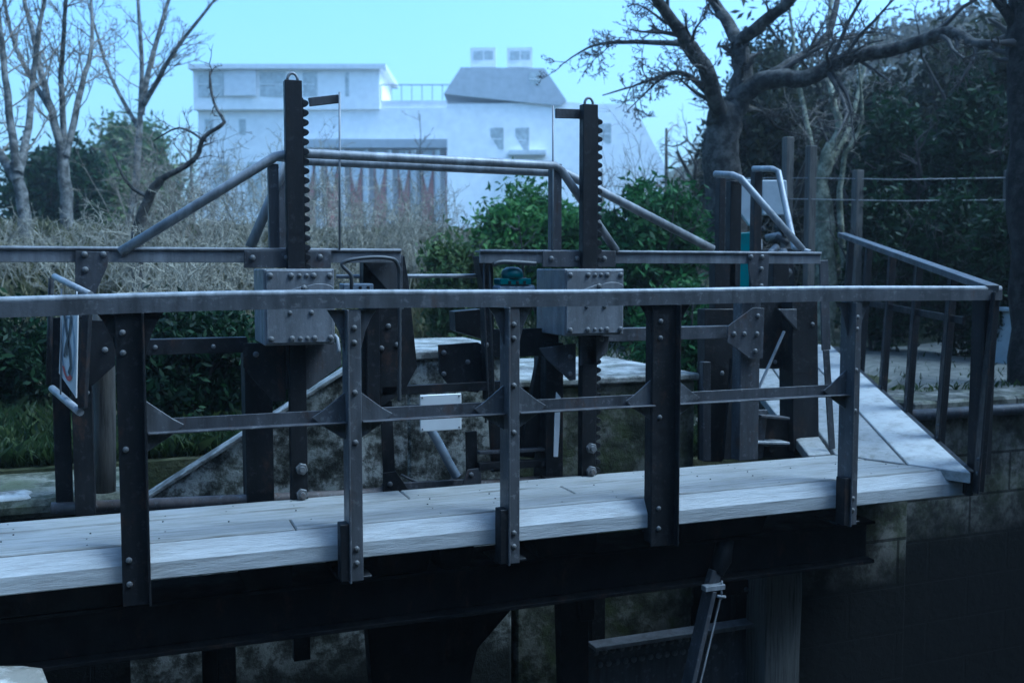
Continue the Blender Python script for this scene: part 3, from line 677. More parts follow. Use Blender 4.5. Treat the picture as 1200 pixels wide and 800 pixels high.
# pair on the right, receding
t = thing('handrail', onY(865, 290, 6.0), 'nearer bent tubular handrail over the right end of the frame', 'handrail', 'short bent handrails')
MB().tube([onY(838, 204, 6.15), onY(858, 205, 6.0), onY(868, 209, 5.95), onY(941, 293, 5.62)], 0.024, 12).build('tube', M['tube'], t)
MB().box(onY(856, 250, 6.0).x, onY(869, 250, 6.0).x, 6.0, 6.06, 1.0, onY(862, 212, 6.0).z).build('post', M['steel'], t, 0.003)
MB().box(onY(843, 250, 6.3).x, onY(850, 250, 6.3).x, 6.3, 6.36, 1.0, onY(846, 208, 6.3).z).build('post', M['steel'], t, 0.003)
t = thing('handrail', onY(900, 290, 6.4), 'farther steeper bent handrail over the right end of the frame', 'handrail', 'short bent handrails')
MB().tube([onY(883, 198, 6.7), onY(905, 198, 6.5), onY(912, 201, 6.45), onY(931, 290, 6.2), onY(950, 297, 6.0)], 0.024, 12).build('tube', M['tube'], t)
MB().box(onY(884, 250, 6.6).x, onY(893, 250, 6.6).x, 6.6, 6.66, 1.0, onY(888, 201, 6.6).z).build('post', M['steel'], t, 0.003)

# teal machine with pale screens behind the right handrails
t = thing('pump_unit', atD(895, 340, 9.5), 'teal engine unit with pale panels behind the right handrails', 'machine')
def dpl(pts, d, T, mat, nm):
    P = [atD(a, b_, d) for a, b_ in pts]; return MB().prism(P, tuple(_fw*T)).build(nm, M[mat], t, 0.008)
M['panel'] = plain('pale_panel', (0.34, 0.36, 0.37), 0.4, 0.15)
dpl([(868, 210), (885, 210), (888, 266), (878, 264), (866, 248)], 9.6, 0.05, 'panel', 'screen')
dpl([(893, 211), (922, 211), (924, 252), (894, 252)], 9.7, 0.05, 'panel', 'screen')
dpl([(866, 273), (888, 271), (886, 300), (900, 345), (866, 345)], 9.5, 0.4, 'teal', 'body')
dpl([(888, 292), (930, 290), (932, 345), (888, 345)], 9.9, 0.4, 'steel', 'engine_block')
dpl([(899, 305), (907, 305), (906, 335), (898, 335)], 9.4, 0.06, 'teal', 'pipe_cover')
for i in range(14):
    a = rnd.uniform(885, 925); b_ = rnd.uniform(266, 330); r_ = rnd.uniform(0.02, 0.06)
    p = atD(a, b_, 9.55); MB().tube([p, p+Vector((rnd.uniform(-.15, .15), rnd.uniform(.05, .2), rnd.uniform(-.1, .1)))], r_, 10).build('engine_pipe', M[rnd.choice(['tube', 'steel', 'black'])], t)

# ------------------------------------------------------------------ sign on the left
t = thing('warning_sign', atD(85, 480, 4.780), 'narrow white sign with a ring and crossed dark strokes in a tube frame at left', 'sign')
Pa, Pb, Pc, Pd = atD(64, 324, 4.930), atD(106, 345, 4.580), atD(94, 483, 4.630), atD(61, 455, 4.930)
MB().tube([Pa, Pb], 0.016, 10).build('frame_tube', M['tube'], t); MB().tube([Pd, Pc], 0.018, 10).build('frame_tube', M['tube'], t)
MB().tube([atD(60, 326, 4.950), atD(57, 450, 4.950)], 0.013, 10).build('frame_tube', M['steel'], t)
for px in (72, 90):
    MB().tube([atD(px, 338, 4.800), atD(px-1, 462, 4.800)], 0.004, 6).build('wire', M['tube'], t)
MB().bar(atD(103, 350, 4.630), atD(97, 478, 4.630), 0.03, 0.05, (0.3, 1, 0)).build('side_post', M['steel'], t, 0.002)
o3, ux, uz = atD(72, 366, 4.795), None, None
q0, q1, q2, q3 = atD(72, 360, 4.820), atD(91, 366, 4.730), atD(89, 466, 4.730), atD(69, 437, 4.820)
nrm = (q1-q0).cross(q3-q0).normalized()
if nrm.y > 0: nrm = -nrm
MB().prism([q0, q1, q2, q3], tuple(-nrm*0.006)).build('sign_board', M['signwhite'], t)
def sp(u, v_, off=0.003): return q0.lerp(q1, u).lerp(q3.lerp(q2, u), v_)+nrm*off
def stroke(pts, w_, mat, nm, off=0.003):
    mb_ = MB(); L = [];
    for i, (u, v_) in enumerate(pts):
        a = pts[max(i-1, 0)]; c_ = pts[min(i+1, len(pts)-1)]; dx, dy = c_[0]-a[0], (c_[1]-a[1])*3.0; l_ = math.hypot(dx, dy) or 1
        L.append((sp(u-dy/l_*w_, v_+dx/l_*w_/3.0, off), sp(u+dy/l_*w_, v_-dx/l_*w_/3.0, off)))
    vs = [p_ for q_ in L for p_ in q_]; mb_.add(vs, [(2*i, 2*i+1, 2*i+3, 2*i+2) for i in range(len(L)-1)])
    mb_.build(nm, M[mat], t)
ell = [(0.5+0.36*math.sin(a), 0.50-0.40*math.cos(a)) for a in [2*math.pi*i/28 for i in range(29)]]
stroke(ell, 0.045, 'cast', 'ring', 0.002)
stroke([(0.5+0.36*math.sin(a), 0.50-0.40*math.cos(a)) for a in [math.pi*(0.78+0.44*i/10) for i in range(11)]], 0.07, 'signred', 'ring_mark', 0.0035)
stroke([(0.25, 0.08), (0.35, 0.25), (0.62, 0.50), (0.72, 0.70), (0.60, 0.82)], 0.06, 'signdark', 'stroke', 0.005)
stroke([(0.68, 0.06), (0.62, 0.25), (0.40, 0.52), (0.34, 0.66)], 0.055, 'signdark', 'stroke', 0.0065)
stroke([(0.5, 0.30), (0.52, 0.6)], 0.04, 'signdark', 'stroke', 0.008)
# drilled strap with rusty holes right of the sign
t = thing('perforated_strap', atD(103, 480, 4.880), 'rough rusty perforated strap hanging between sign and post', 'strap')
mb_ = MB(); ptsL = []
for i in range(22):
    y = 362+i*5.8; ptsL.append(atD(98+rnd.uniform(-1.4, 1.4), y, 5.25))
ptsR = [atD(107+rnd.uniform(-1.2, 1.2), 362+i*5.8, 5.25) for i in range(22)]
for i in range(21): mb_.prism([ptsL[i], ptsR[i], ptsR[i+1], ptsL[i+1]], (0.003, 0.012, 0))
st = mb_.build('strap', steel('rusty_strap', (0.09, 0.08, 0.07), 0.7, 1.0), t)
for y in (372, 388, 399, 415, 436, 460): bolt(st, atD(102, y, 4.825), 0.012)

# ------------------------------------------------------------------ below deck: gate leaf, timber, arm
t = thing('sluice_gate', (3.2, 5.6, -2.6), 'riveted dark steel gate leaf with a pale top flange below the walkway', 'sluice gate')
a = onY(690, 752, 5.7); b_ = onY(884, 738, 5.7)
MB().box(a.x, b_.x, 5.7, 5.72, -2.8, a.z-0.03).build('skin_plate', M['frame'], t, 0.002)
fl = MB().box(a.x, b_.x, 5.60, 5.72, a.z-0.028, a.z); fl = fl.build('top_flange', M['gear'], t, 0.003)
k = 0
for ix in range(15):
    for iz in range(2):
        x = a.x+0.05+ix*0.062+(0.03 if iz else 0)
        bolt(fl, (x, 5.70, a.z-0.075-iz*0.085), 0.021)
for x_ in (onY(868, 700, 5.75).x, onY(700, 700, 5.75).x):
    MB().box(x_-0.05, x_+0.05, 5.73, 5.80, -2.8, -0.55).build('stile', M['steel'], t, 0.003)
g_ = pl([(848, 676), (895, 652), (895, 692), (868, 697), (850, 697)], 5.68, 0.02, 'steel', 'corner_plate')
bolts(g_, [(874, 668), (891, 666), (874, 690), (891, 689)], 5.68, 0.017)
# timber gate post
t = thing('timber_post', onY(915, 800, 5.55), 'thick weathered timber gate post below the right part of the walkway', 'post')
xa = onY(895, 720, 5.5).x; xb = onY(942, 720, 5.5).x
n_ = 14; prof = []
for i in range(n_):
    u = i/n_*2*math.pi; cx, cyy = (xa+xb)/2, 5.62
    prof.append((cx+(xb-xa)/2*1.12*max(-0.9, min(0.9, 1.25*math.cos(u))), cyy+0.13*max(-0.9, min(0.9, 1.25*math.sin(u)))))
mb_ = MB(); zs = [-2.8, -2.0, -1.4, -1.0, -0.7, -0.35, -0.19]
vs = [(x+0.006*math.sin(z*9+i), y+0.006*math.sin(z*7+i*2), z) for z in zs for i, (x, y) in enumerate(prof)]
fs = [(j*n_+i, j*n_+(i+1) % n_, (j+1)*n_+(i+1) % n_, (j+1)*n_+i) for j in range(len(zs)-1) for i in range(n_)]+[tuple(range((len(zs)-1)*n_, len(zs)*n_))]
mb_.add(vs, fs); mb_.build('shaft', wood('grey_post_timber', (0.10, 0.097, 0.088), (0.015, 0.014, 0.013), (11, 11, 0.4), 0.75), t, 0.004)
# slanting arm with belt and clamp
t = thing('gate_lift', onY(800, 800, 5.0), 'slanting dark arm with a serrated belt and small bright clamp below the deck', 'arm')
P0, P1, P2 = onY(836, 672, 4.9), onY(824, 730, 4.9), onY(806, 830, 4.9)
MB().tube([onY(850, 632, 4.98), onY(846, 655, 4.95), onY(838, 672, 4.93)], [0.05, 0.058, 0.045], 14).build('socket', M['steel'], t)
MB().bar(onY(838, 668, 4.92), onY(832, 690, 4.91), 0.07, 0.05, (0, 1, 0)).build('knuckle', M['frame'], t, 0.004)
MB().bar(onY(832, 690, 4.90), onY(800, 830, 4.90), 0.03, 0.105, (0, 1, 0)).build('arm_bar', M['frame'], t, 0.003)
g_ = MB(); pa, pb = onY(845, 694, 4.892), onY(813, 830, 4.892)
for i in range(60):
    q = pa.lerp(pb, i/60); g_.box(q.x-0.005, q.x+0.006, q.y-0.008, q.y, q.z-0.0045, q.z+0.0035)
g_.build('belt_teeth', M['tube'], t)
g_ = MB().box(*sorted((onY(826, 686, 4.86).x, onY(849, 686, 4.86).x)), 4.85, 4.90, onY(840, 691, 4.86).z, onY(840, 685, 4.86).z)
cl = g_.build('clamp', M['tube'], t, 0.002)
MB().tube([onY(846, 680, 4.86), onY(845, 702, 4.86)], 0.006, 8).build('pin', M['tube'], cl)
MB().tube([onY(840, 698, 4.86), onY(850, 699, 4.86)], 0.009, 8).build('nut', M['tube'], cl)
# uprights under the girder
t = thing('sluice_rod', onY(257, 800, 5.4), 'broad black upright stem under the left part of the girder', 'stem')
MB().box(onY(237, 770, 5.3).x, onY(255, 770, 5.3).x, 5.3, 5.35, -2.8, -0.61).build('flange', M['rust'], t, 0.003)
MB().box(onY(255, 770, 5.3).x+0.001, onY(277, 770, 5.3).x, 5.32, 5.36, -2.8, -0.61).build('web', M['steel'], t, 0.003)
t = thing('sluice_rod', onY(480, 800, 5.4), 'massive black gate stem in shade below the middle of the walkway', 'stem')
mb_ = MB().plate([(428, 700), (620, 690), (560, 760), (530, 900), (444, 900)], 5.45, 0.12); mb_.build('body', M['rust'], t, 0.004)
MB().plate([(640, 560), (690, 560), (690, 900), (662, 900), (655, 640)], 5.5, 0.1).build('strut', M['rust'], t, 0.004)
# rear chamber wall seen under the deck
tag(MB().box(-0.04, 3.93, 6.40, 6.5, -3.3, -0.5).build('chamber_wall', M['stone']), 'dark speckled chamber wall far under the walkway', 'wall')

# ------------------------------------------------------------------ trees
def branch_path(p, d, L, n_, wob, up, r_):
    pts = [Vector(p)]; d = Vector(d).normalized()
    for i in range(n_):
        d = (d+Vector((r_.gauss(0, wob), r_.gauss(0, wob), r_.gauss(0, wob)+up))).normalized(); pts.append(pts[-1]+d*(L/n_))
    return pts
def ramify(mb, pts, r0, level, r_, P, tips=None):
    """twigs growing from the polyline pts"""
    if level > P['levels']: return
    total = sum((pts[i+1]-pts[i]).length for i in range(len(pts)-1))
    n_ = P['count'][min(level, len(P['count'])-1)]
    for k in range(n_):
        u = r_.uniform(P.get('start', 0.25), 1.0)*(len(pts)-1); i = min(int(u), len(pts)-2); q = pts[i].lerp(pts[i+1], u-i)
        d = (pts[i+1]-pts[i]).normalized(); side = Vector((r_.gauss(0, 1), r_.gauss(0, 1), r_.gauss(0, 0.8)))
        side = (side-d*side.dot(d)).normalized(); a = r_.uniform(0.5, 1.1)
        nd = d*math.cos(a)+side*math.sin(a)
        L = total*P['ratio']*r_.uniform(0.5, 1.1)*(1-0.4*u/len(pts)); rr = max(r0*P['rr']*r_.uniform(0.7, 1.0), P['rmin'])
        np_ = branch_path(q, nd, L, P['seg'], P['wob'], P['up'], r_)
        sides = 6 if rr > 0.03 else (4 if rr > 0.012 else 3)
        mb.tube(np_, [rr*(1-0.75*j/(len(np_)-1)) for j in range(len(np_))], sides, cap=False)
        if tips is not None and level >= P['levels']-0: tips.append(np_[-1]); tips.append(np_[len(np_)//2])
        ramify(mb, np_, rr*0.8, level+1, r_, P, tips)
def smoothpts(pts, sub=4):
    Q = [pts[0]]+pts+[pts[-1]]; out = []
    for k in range(len(pts)-1):
        a, b_, c_, d_ = Q[k], Q[k+1], Q[k+2], Q[k+3]
        for s in range(sub):
            f_ = s/sub; out.append(0.5*((2*b_)+(c_-a)*f_+(2*a-5*b_+4*c_-d_)*f_*f_+(3*b_-a-3*c_+d_)*f_**3))
    return out+[pts[-1]]
def leaves(name, mat, pos, size, parent, elong=1.7):
    n_ = len(pos); pos = np.asarray(pos, dtype=np.float64)
    off = root_loc(parent); pos = pos-np.array([off.x, off.y, off.z])
    a = nrs.normal(size=(n_, 3)); a /= np.linalg.norm(a, axis=1)[:, None]
    b = nrs.normal(size=(n_, 3)); b -= (a*b).sum(1)[:, None]*a; b /= np.linalg.norm(b, axis=1)[:, None]
    s = (size*nrs.uniform(0.6, 1.3, n_))[:, None]
    v_ = np.stack([pos-a*s*elong, pos+b*s*0.6, pos+a*s*elong, pos-b*s*0.6], 1).reshape(-1, 3)
    me = bpy.data.meshes.new(name); me.vertices.add(4*n_); me.vertices.foreach_set('co', v_.ravel())
    me.loops.add(4*n_); me.loops.foreach_set('vertex_index', np.arange(4*n_, dtype=np.int32))
    me.polygons.add(n_); me.polygons.foreach_set('loop_start', np.arange(0, 4*n_, 4, dtype=np.int32))
    me.materials.append(mat); me.update(calc_edges=True); me.validate()
    o_ = bpy.data.objects.new(name, me); COL.objects.link(o_); o_.parent = parent; return o_
def traced_tree(limbs, d, label, mat, twm, P, seed, name='bare_tree', base=None, group=None, leaf=None):
    """limbs: list of (pixel polyline with depth offsets, r0, r1)"""
    r_ = random.Random(seed); b0 = atD(*limbs[0][0][0][:2], d); b0.z = gh(b0.x, b0.y)-0.2
    t_ = thing(name, b0, label, 'tree', group)
    tips = []
    for i, (pl_, r0, r1) in enumerate(limbs):
        pts = [atD(q[0], q[1], d+(q[2] if len(q) > 2 else 0)) for q in pl_]
        if i == 0: pts = [Vector((b0.x, b0.y, b0.z))]+pts
        if i > 0: pts[0] = pts[0]-(pts[1]-pts[0]).normalized()*r0*0.9
        pts = smoothpts(pts); n_ = len(pts)
        wob = r0*0.10
        pts = [p+Vector((r_.gauss(0, wob), r_.gauss(0, wob), r_.gauss(0, wob*0.5))) if 0 < j < n_-1 else p for j, p in enumerate(pts)]
        rad = [r0+(r1-r0)*j/(n_-1) for j in range(n_)]
        if i == 0: rad[0] *= 1.35; rad[1] *= 1.1
        o_ = MB().tube(pts, rad, 12, cap=False).build('trunk' if i == 0 else 'limb', mat, t_)
        mb_ = MB() if i == 0 else mb_
        if i > 0 or P.get('trunk_twigs'): ramify(mb_, pts, (r0+r1)/2, 1, r_, P, tips)
    mb_.build('crown', twm, t_)
    if leaf and tips:
        pos = [(p+Vector((r_.gauss(0, .08), r_.gauss(0, .08), r_.gauss(0, .08)))) for p in tips if r_.random() < leaf[1]]
        leaves('foliage', leaf[0], [tuple(p) for p in pos], leaf[2], t_)
    return t_
PB = dict(levels=4, count=[0, 14, 8, 5, 3], ratio=0.44, rr=0.40, rmin=0.006, seg=5, wob=0.22, up=0.03, start=0.15)
traced_tree([([(852, 300), (846, 220), (846, 160), (850, 132)], 0.30, 0.21),
             ([(852, 140), (866, 112), (870, 80), (866, 48)], 0.17, 0.11),
             ([(866, 50), (850, 22, .3), (828, -10, .6), (810, -50, .9)], 0.10, 0.04),
             ([(868, 50), (892, 28, -.4), (925, 2, -.8), (960, -40, -1)], 0.10, 0.04),
             ([(858, 124), (885, 100, -.2), (915, 92, -.4), (945, 92, -.5), (990, 70, -.7), (1050, 58, -1), (1110, 38, -1.4), (1150, 54, -1.8), (1200, 36, -2.2)], 0.14, 0.045),
             ([(888, 98), (925, 74, .2), (955, 56, .5), (975, 30, .7), (985, -20, 1)], 0.075, 0.035),
             ([(845, 150), (838, 118, -.3), (824, 76, -.6), (796, 36, -.9), (766, -6, -1.2)], 0.12, 0.06),
             ([(838, 122), (812, 92, .3), (786, 86, .6), (752, 98, .9), (706, 112, 1.2)], 0.05, 0.008),
             ([(808, 52), (770, 50, .3), (720, 50, .6), (690, 56, .9), (655, 78, 1.1)], 0.045, 0.006),
             ([(840, 108), (818, 96, .1), (795, 84, .1), (770, 96, .3), (735, 130, .5)], 0.035, 0.006),
             ([(862, 132), (890, 130, .3), (912, 150, .4), (938, 158, .6)], 0.024, 0.014)],
            13.0, 'large dark bare tree with a thick trunk and a long limb reaching right', M['bark'], M['darktwig'], PB, 4)
PL = dict(levels=4, count=[0, 15, 7, 4, 2], ratio=0.38, rr=0.42, rmin=0.006, seg=5, wob=0.14, up=0.10, start=0.15, trunk_twigs=False)
traced_tree([([(80, 285), (76, 210), (72, 175)], 0.115, 0.085), ([(72, 175), (60, 130), (45, 70, .5), (28, -10, 1), (20, -60, 1)], 0.075, 0.02),
             ([(76, 178), (72, 90), (76, 20, -.5), (80, -60, -1)], 0.055, 0.02), ([(78, 180), (96, 100, .3), (108, 50, .8), (105, -40, 1)], 0.06, 0.02),
             ([(60, 130), (20, 60, 1), (4, 0, 1)], 0.05, 0.02)], 16.0,
            'slim grey bare tree with three rising stems, second from the left', M['greybark'], M['twig'], PL, 21, group='bare trees on the left bank')
traced_tree([([(34, 290), (26, 240), (18, 190)], 0.11, 0.08), ([(18, 190), (8, 110), (0, 30), (-10, -60)], 0.065, 0.02),
             ([(22, 200), (34, 150, .5), (42, 60, 1), (60, -40, 1)], 0.07, 0.02), ([(20, 210), (-20, 150, .5), (-60, 80, 1)], 0.08, 0.03)], 14.5,
            'leftmost bare tree, its trunk leaning at the picture edge', M['greybark'], M['twig'], PL, 22, group='bare trees on the left bank')
traced_tree([([(148, 290), (158, 230), (164, 140)], 0.10, 0.065), ([(164, 140), (166, 70), (160, -20), (158, -60)], 0.055, 0.02),
             ([(166, 130), (180, 60, .4), (205, -20, .8)], 0.07, 0.03), ([(170, 120), (205, 60, -.4), (260, -10, -.6)], 0.06, 0.02),
             ([(162, 150), (130, 90, .5), (105, 10, .9)], 0.05, 0.02)], 20.0,
            'pale misty bare tree third from the left, stems fanning upward', M['greybark'], M['twig'], PL, 23, group='bare trees on the left bank')
PT = dict(levels=2, count=[0, 7, 4], ratio=0.4, rr=0.42, rmin=0.006, seg=5, wob=0.32, up=0.02, start=0.2)
traced_tree([([(160, 290), (172, 235), (188, 210)], 0.075, 0.05), ([(188, 210), (212, 198), (230, 184), (240, 160), (262, 143), (250, 120, .3), (246, 84, .4)], 0.038, 0.012),
             ([(175, 232), (150, 215), (132, 180)], 0.028, 0.010), ([(240, 165), (210, 150, .5), (180, 165, .8)], 0.016, 0.008)], 11.5,
            'small twisted dark tree bending right on the left bank', M['bark'], M['darktwig'], PT, 24)
PR = dict(levels=3, count=[0, 10, 5, 3], ratio=0.34, rr=0.4, rmin=0.006, seg=5, wob=0.2, up=0.06, start=0.1, trunk_twigs=False)
traced_tree([([(966, 330), (966, 250), (962, 215), (975, 170)], 0.20, 0.10), ([(975, 170), (984, 148), (976, 118), (968, 60, .5), (975, 0, .8)], 0.07, 0.03),
             ([(975, 190), (995, 150, .3), (1010, 90, .6), (1030, 20, .8)], 0.05, 0.02), ([(965, 230), (948, 160, .3), (935, 90, .7), (925, 10, .9)], 0.06, 0.02)], 15.5,
            'pale green stained slim tree right of the large dark trunk', M['palebark'], M['twig'], PR, 25)
traced_tree([([(990, 330), (984, 240), (990, 180)], 0.05, 0.03), ([(990, 180), (1010, 140), (1004, 60)], 0.03, 0.012)], 12.6,
            'thin pale sapling close beside the slim pale tree', M['palebark'], M['paletwig'], dict(PR, levels=2), 26)
traced_tree([([(1214, 420), (1212, 250), (1209, 100)], 0.22, 0.21), ([(1209, 100), (1207, 20), (1205, -90)], 0.21, 0.16), ([(1205, 60), (1170, 0), (1130, -60)], 0.06, 0.03)], 9.2,
            'black tree trunk cut by the right edge of the picture', stone('black_bark', (0.006, 0.006, 0.006), (0.015, 0.014, 0.013), (0.035, 0.033, 0.03), 9), M['darktwig'], dict(PR, levels=2), 27)
for i, (px, d, hh, lb) in enumerate(((700, 34, 5.0, 'bare tree with spreading twigs right of the white house'), (790, 27, 5.5, 'bare hanging tree directly left of the large trunk'),
                                      (905, 24, 7.5, 'tall hazy bare tree behind the large trunk'), (1010, 30, 9, 'hazy bare tree on the wooded slope, left of the evergreens'), (1090, 33, 10, 'hazy bare tree on the wooded slope above the evergreens'),
                                      (1150, 26, 8, 'hazy bare tree on the slope near the right edge'), (490, 30, 5.4, 'thin bare sapling standing before the long low house'), (225, 24, 3.6, 'brown bare tree below the left house windows'))):
    r_ = random.Random(60+i); x, y = atD(px, 300, d).xy; z = gh(x, y)
    t_ = thing('bare_tree', (x, y, z), lb, 'tree')
    tk = branch_path((x, y, z-0.1), (0, 0, 1), hh*0.75, 7, 0.07, 0.1, r_); r0 = 0.017*hh if px != 490 else 0.03
    MB().tube(tk, [r0*(1-0.65*j/7) for j in range(8)], 9, cap=False).build('trunk', M['greybark'], t_)
    mb_ = MB(); ramify(mb_, tk, r0*0.8, 1, r_, dict(levels=3, count=[0, 14, 8, 5], ratio=0.42 if px != 490 else 0.22, rr=0.42, rmin=0.008, seg=5, wob=0.16, up=0.05 if px not in (790, 905) else -0.10, start=0.25))
    mb_.build('crown', M['twig'], t_)

# leafy bushes and trees
def clumpy(cen, rad, n_, nc, r_):
    cs = []
    for _ in range(nc):
        while True:
            u = np.array([r_.uniform(-1, 1) for _ in range(3)])
            if u.dot(u) <= 1: break
        cs.append((u*0.78, r_.uniform(0.16, 0.36)))
    out = []
    idx = nrs.randint(0, nc, n_); off = nrs.normal(size=(n_, 3))*0.55
    C_ = np.array([c_[0] for c_ in cs]); S_ = np.array([c_[1] for c_ in cs])
    p = C_[idx]+off*S_[idx][:, None]
    return p*np.array(rad)+np.array(cen)
def bush(px, py_top, w_px, d, label, mat, n_=9000, size=0.03, group=None, name='bush', base_y=None, trunk=0.03, twig='darktwig', seed=0, cat='bush', flat=1.0):
    r_ = random.Random(seed*13+int(px)); top = atD(px, py_top, d); x, y = top.x, top.y; z0 = gh(x, y) if y > QY else 0.0
    hgt = max(0.3, top.z-z0); w = w_px/F*d/2
    t_ = thing(name, (x, y, z0), label, cat, group)
    mb_ = MB()
    for k in range(6):
        st_ = branch_path((x+r_.gauss(0, .05), y+r_.gauss(0, .05), z0-0.05), (r_.gauss(0, .35)*w/hgt, r_.gauss(0, .35)*w/hgt, 1), hgt*0.85, 6, 0.12, 0.05, r_)
        mb_.tube(st_, [trunk*(1-0.8*j/6) for j in range(7)], 6, cap=False); ramify(mb_, st_, trunk*0.6, 2, r_, dict(levels=3, count=[0, 0, 7, 4], ratio=0.35, rr=0.5, rmin=0.004, seg=4, wob=0.2, up=0.02, start=0.2))
    mb_.build('stems', M[twig], t_)
    pos = clumpy((x, y, z0+hgt*0.5), (w, w*0.8*flat, hgt*0.52), n_, 46, r_)
    pos = pos[pos[:, 2] > z0-0.02]
    leaves('foliage', M[mat], pos, size, t_); return t_
bush(625, 212, 170, 13.5, 'rounded green bush in the gap between the two racks', 'bushleaf', 16000, 0.035, seed=1)
bush(765, 196, 150, 12.0, 'dark leafy bush just left of the large trunk', 'midleaf', 16000, 0.035, seed=2)
bush(700, 245, 120, 14.5, 'lower green bush right of the right rack', 'bushleaf', 9000, 0.035, seed=3)
bush(540, 262, 110, 11.0, 'low yellowish bush behind the drive shaft', 'oliveleaf', 7000, 0.028, seed=4)
bush(800, 300, 130, 9.4, 'low dark bush under the right end of the frame beam', 'midleaf', 9000, 0.028, seed=5)
bush(1060, 110, 130, 15.5, 'tall black-green evergreen left of the right edge', 'evergreen', 24000, 0.05, seed=6, name='evergreen_tree', cat='tree', trunk=0.06)
bush(1150, 95, 130, 14.5, 'tall evergreen next to the black trunk at the right edge', 'evergreen', 24000, 0.05, seed=7, name='evergreen_tree', cat='tree', trunk=0.06)
bush(1040, 215, 110, 12.2, 'dark evergreen shrub behind the ramp railing', 'evergreen', 14000, 0.035, seed=8)
bush(1120, 220, 120, 12.0, 'dark evergreen shrub behind the corner post of the railing', 'evergreen', 14000, 0.035, seed=9)
bush(1185, 240, 110, 11.3, 'dark evergreen shrub at the right edge', 'evergreen', 12000, 0.035, seed=10)
bush(128, 190, 130, 30, 'mid green misty tree behind the left bare trees', 'oliveleaf', 9000, 0.09, seed=11, name='leafy_tree', cat='tree')
bush(60, 158, 130, 27, 'dark green misty tree at the far left', 'evergreen', 12000, 0.08, seed=12, name='leafy_tree', cat='tree')
bush(150, 130, 130, 46, 'pale misty leafy tree near the far left house', 'oliveleaf', 9000, 0.13, seed=13, name='leafy_tree', cat='tree')
bush(-5, 350, 150, 8.2, 'black-green bush behind the left end of the railing', 'evergreen', 12000, 0.026, seed=14)
bush(225, 352, 190, 7.6, 'dark leafy bush seen under the beam between the first posts', 'evergreen', 14000, 0.024, seed=15)
bush(110, 400, 120, 8.6, 'low dark bush behind the sign', 'evergreen', 7000, 0.024, seed=16)
bush(350, 370, 120, 7.9, 'dark bush hidden behind the left gearbox', 'evergreen', 8000, 0.024, seed=17)
bush(960, 240, 60, 19, 'yellow-green shrub between the slim trunks', 'oliveleaf', 6000, 0.05, seed=18)
bush(890, 150, 150, 30, 'brownish thicket tree behind the large trunk', 'dryleaf', 9000, 0.07, seed=19, name='leafy_tree', cat='tree', twig='twig')

for i, (px, top, w_, d, lb) in enumerate(((885, 40, 170, 21, 'tall dark leafy tree directly behind the large bare trunk'), (940, 30, 190, 23, 'tall dark leafy tree behind the slim pale trunks'),
        (1030, 60, 150, 20, 'tall dark tree behind the left evergreen'), (1120, 15, 180, 19, 'tallest dark tree behind the two evergreens'), (1210, -40, 200, 17, 'tall dark tree filling the top right corner'), (890, 110, 150, 16.5, 'dark green tree low between the trunk and the bent handrails'))):
    bush(px, top, w_, d, lb, 'woodleaf', 20000, 0.06, seed=40+i, name='leafy_tree', cat='tree', trunk=0.10)
# unseen leaf mass added behind and beside the camera to block sky light
pos = []
for _ in range(2600):
    if nrs.rand() < 0.6: x, y = nrs.uniform(-24, 22), nrs.uniform(-10, -6.5)
    else: x, y = nrs.uniform(15, 19), nrs.uniform(-8, 9)
    u = nrs.normal(size=(16, 3))*0.8; pos.append(u+np.array([x, y, nrs.uniform(-0.4, 9)]))
wl = leaves('woodland_or_blocker', M['woodleaf'], np.concatenate(pos), 0.30, sun); wl.parent = None; tag(wl, kind='stuff')
# far wooded slope: one mass
pos = []
for _ in range(900):
    d = nrs.uniform(32, 85); px_ = nrs.uniform(760, 1400); q = atD(px_, 300, d); z = gh(q.x, q.y); rr = nrs.uniform(0.8, 2.2)
    k = 70; u = nrs.normal(size=(k, 3))*0.45*rr; u[:, 2] = np.abs(u[:, 2])*1.3
    pos.append(u+np.array([q.x, q.y, z]))
pos = np.concatenate(pos)
class _Z: parent = None; location = Vector((0, 0, 0))
wl = leaves('woodland_or_blocker', M['dryleaf'], pos, 0.16, sun); wl.parent = None
wl.data.transform(Matrix.Translation(sun.location)); tag(wl, kind='stuff')

# twiggy brown thicket on the left and middle
def thicket(px, py_top, w_px, d, label, n_, seed, mat='paletwig', group='bare twig shrubs on the bank'):
    r_ = random.Random(seed); top = atD(px, py_top, d); x, y = top.x, top.y; z0 = gh(x, y); hgt = max(0.5, top.z-z0); w = w_px/F*d/2
    t_ = thing('twig_shrub', (x, y, z0), label, 'shrub', group)
    for part_ in range(1):
        mb_ = MB()
        for k in range(n_):
            bx = x+r_.uniform(-w, w); by = y+r_.uniform(-0.8, 0.8)
            st_ = branch_path((bx, by, z0-0.05), (r_.gauss(0, .35), r_.gauss(0, .3), 1), hgt*r_.uniform(0.5, 1.05), 6, 0.17, 0.02, r_)
            mb_.tube(st_, [0.010*(1-0.7*j/6) for j in range(7)], 4, cap=False)
            ramify(mb_, st_, 0.008, 2, r_, dict(levels=3, count=[0, 0, 8, 4], ratio=0.42, rr=0.65, rmin=0.0048, seg=4, wob=0.28, up=0.0, start=0.15))
        mb_.build('stems', M[mat], t_)
    return t_
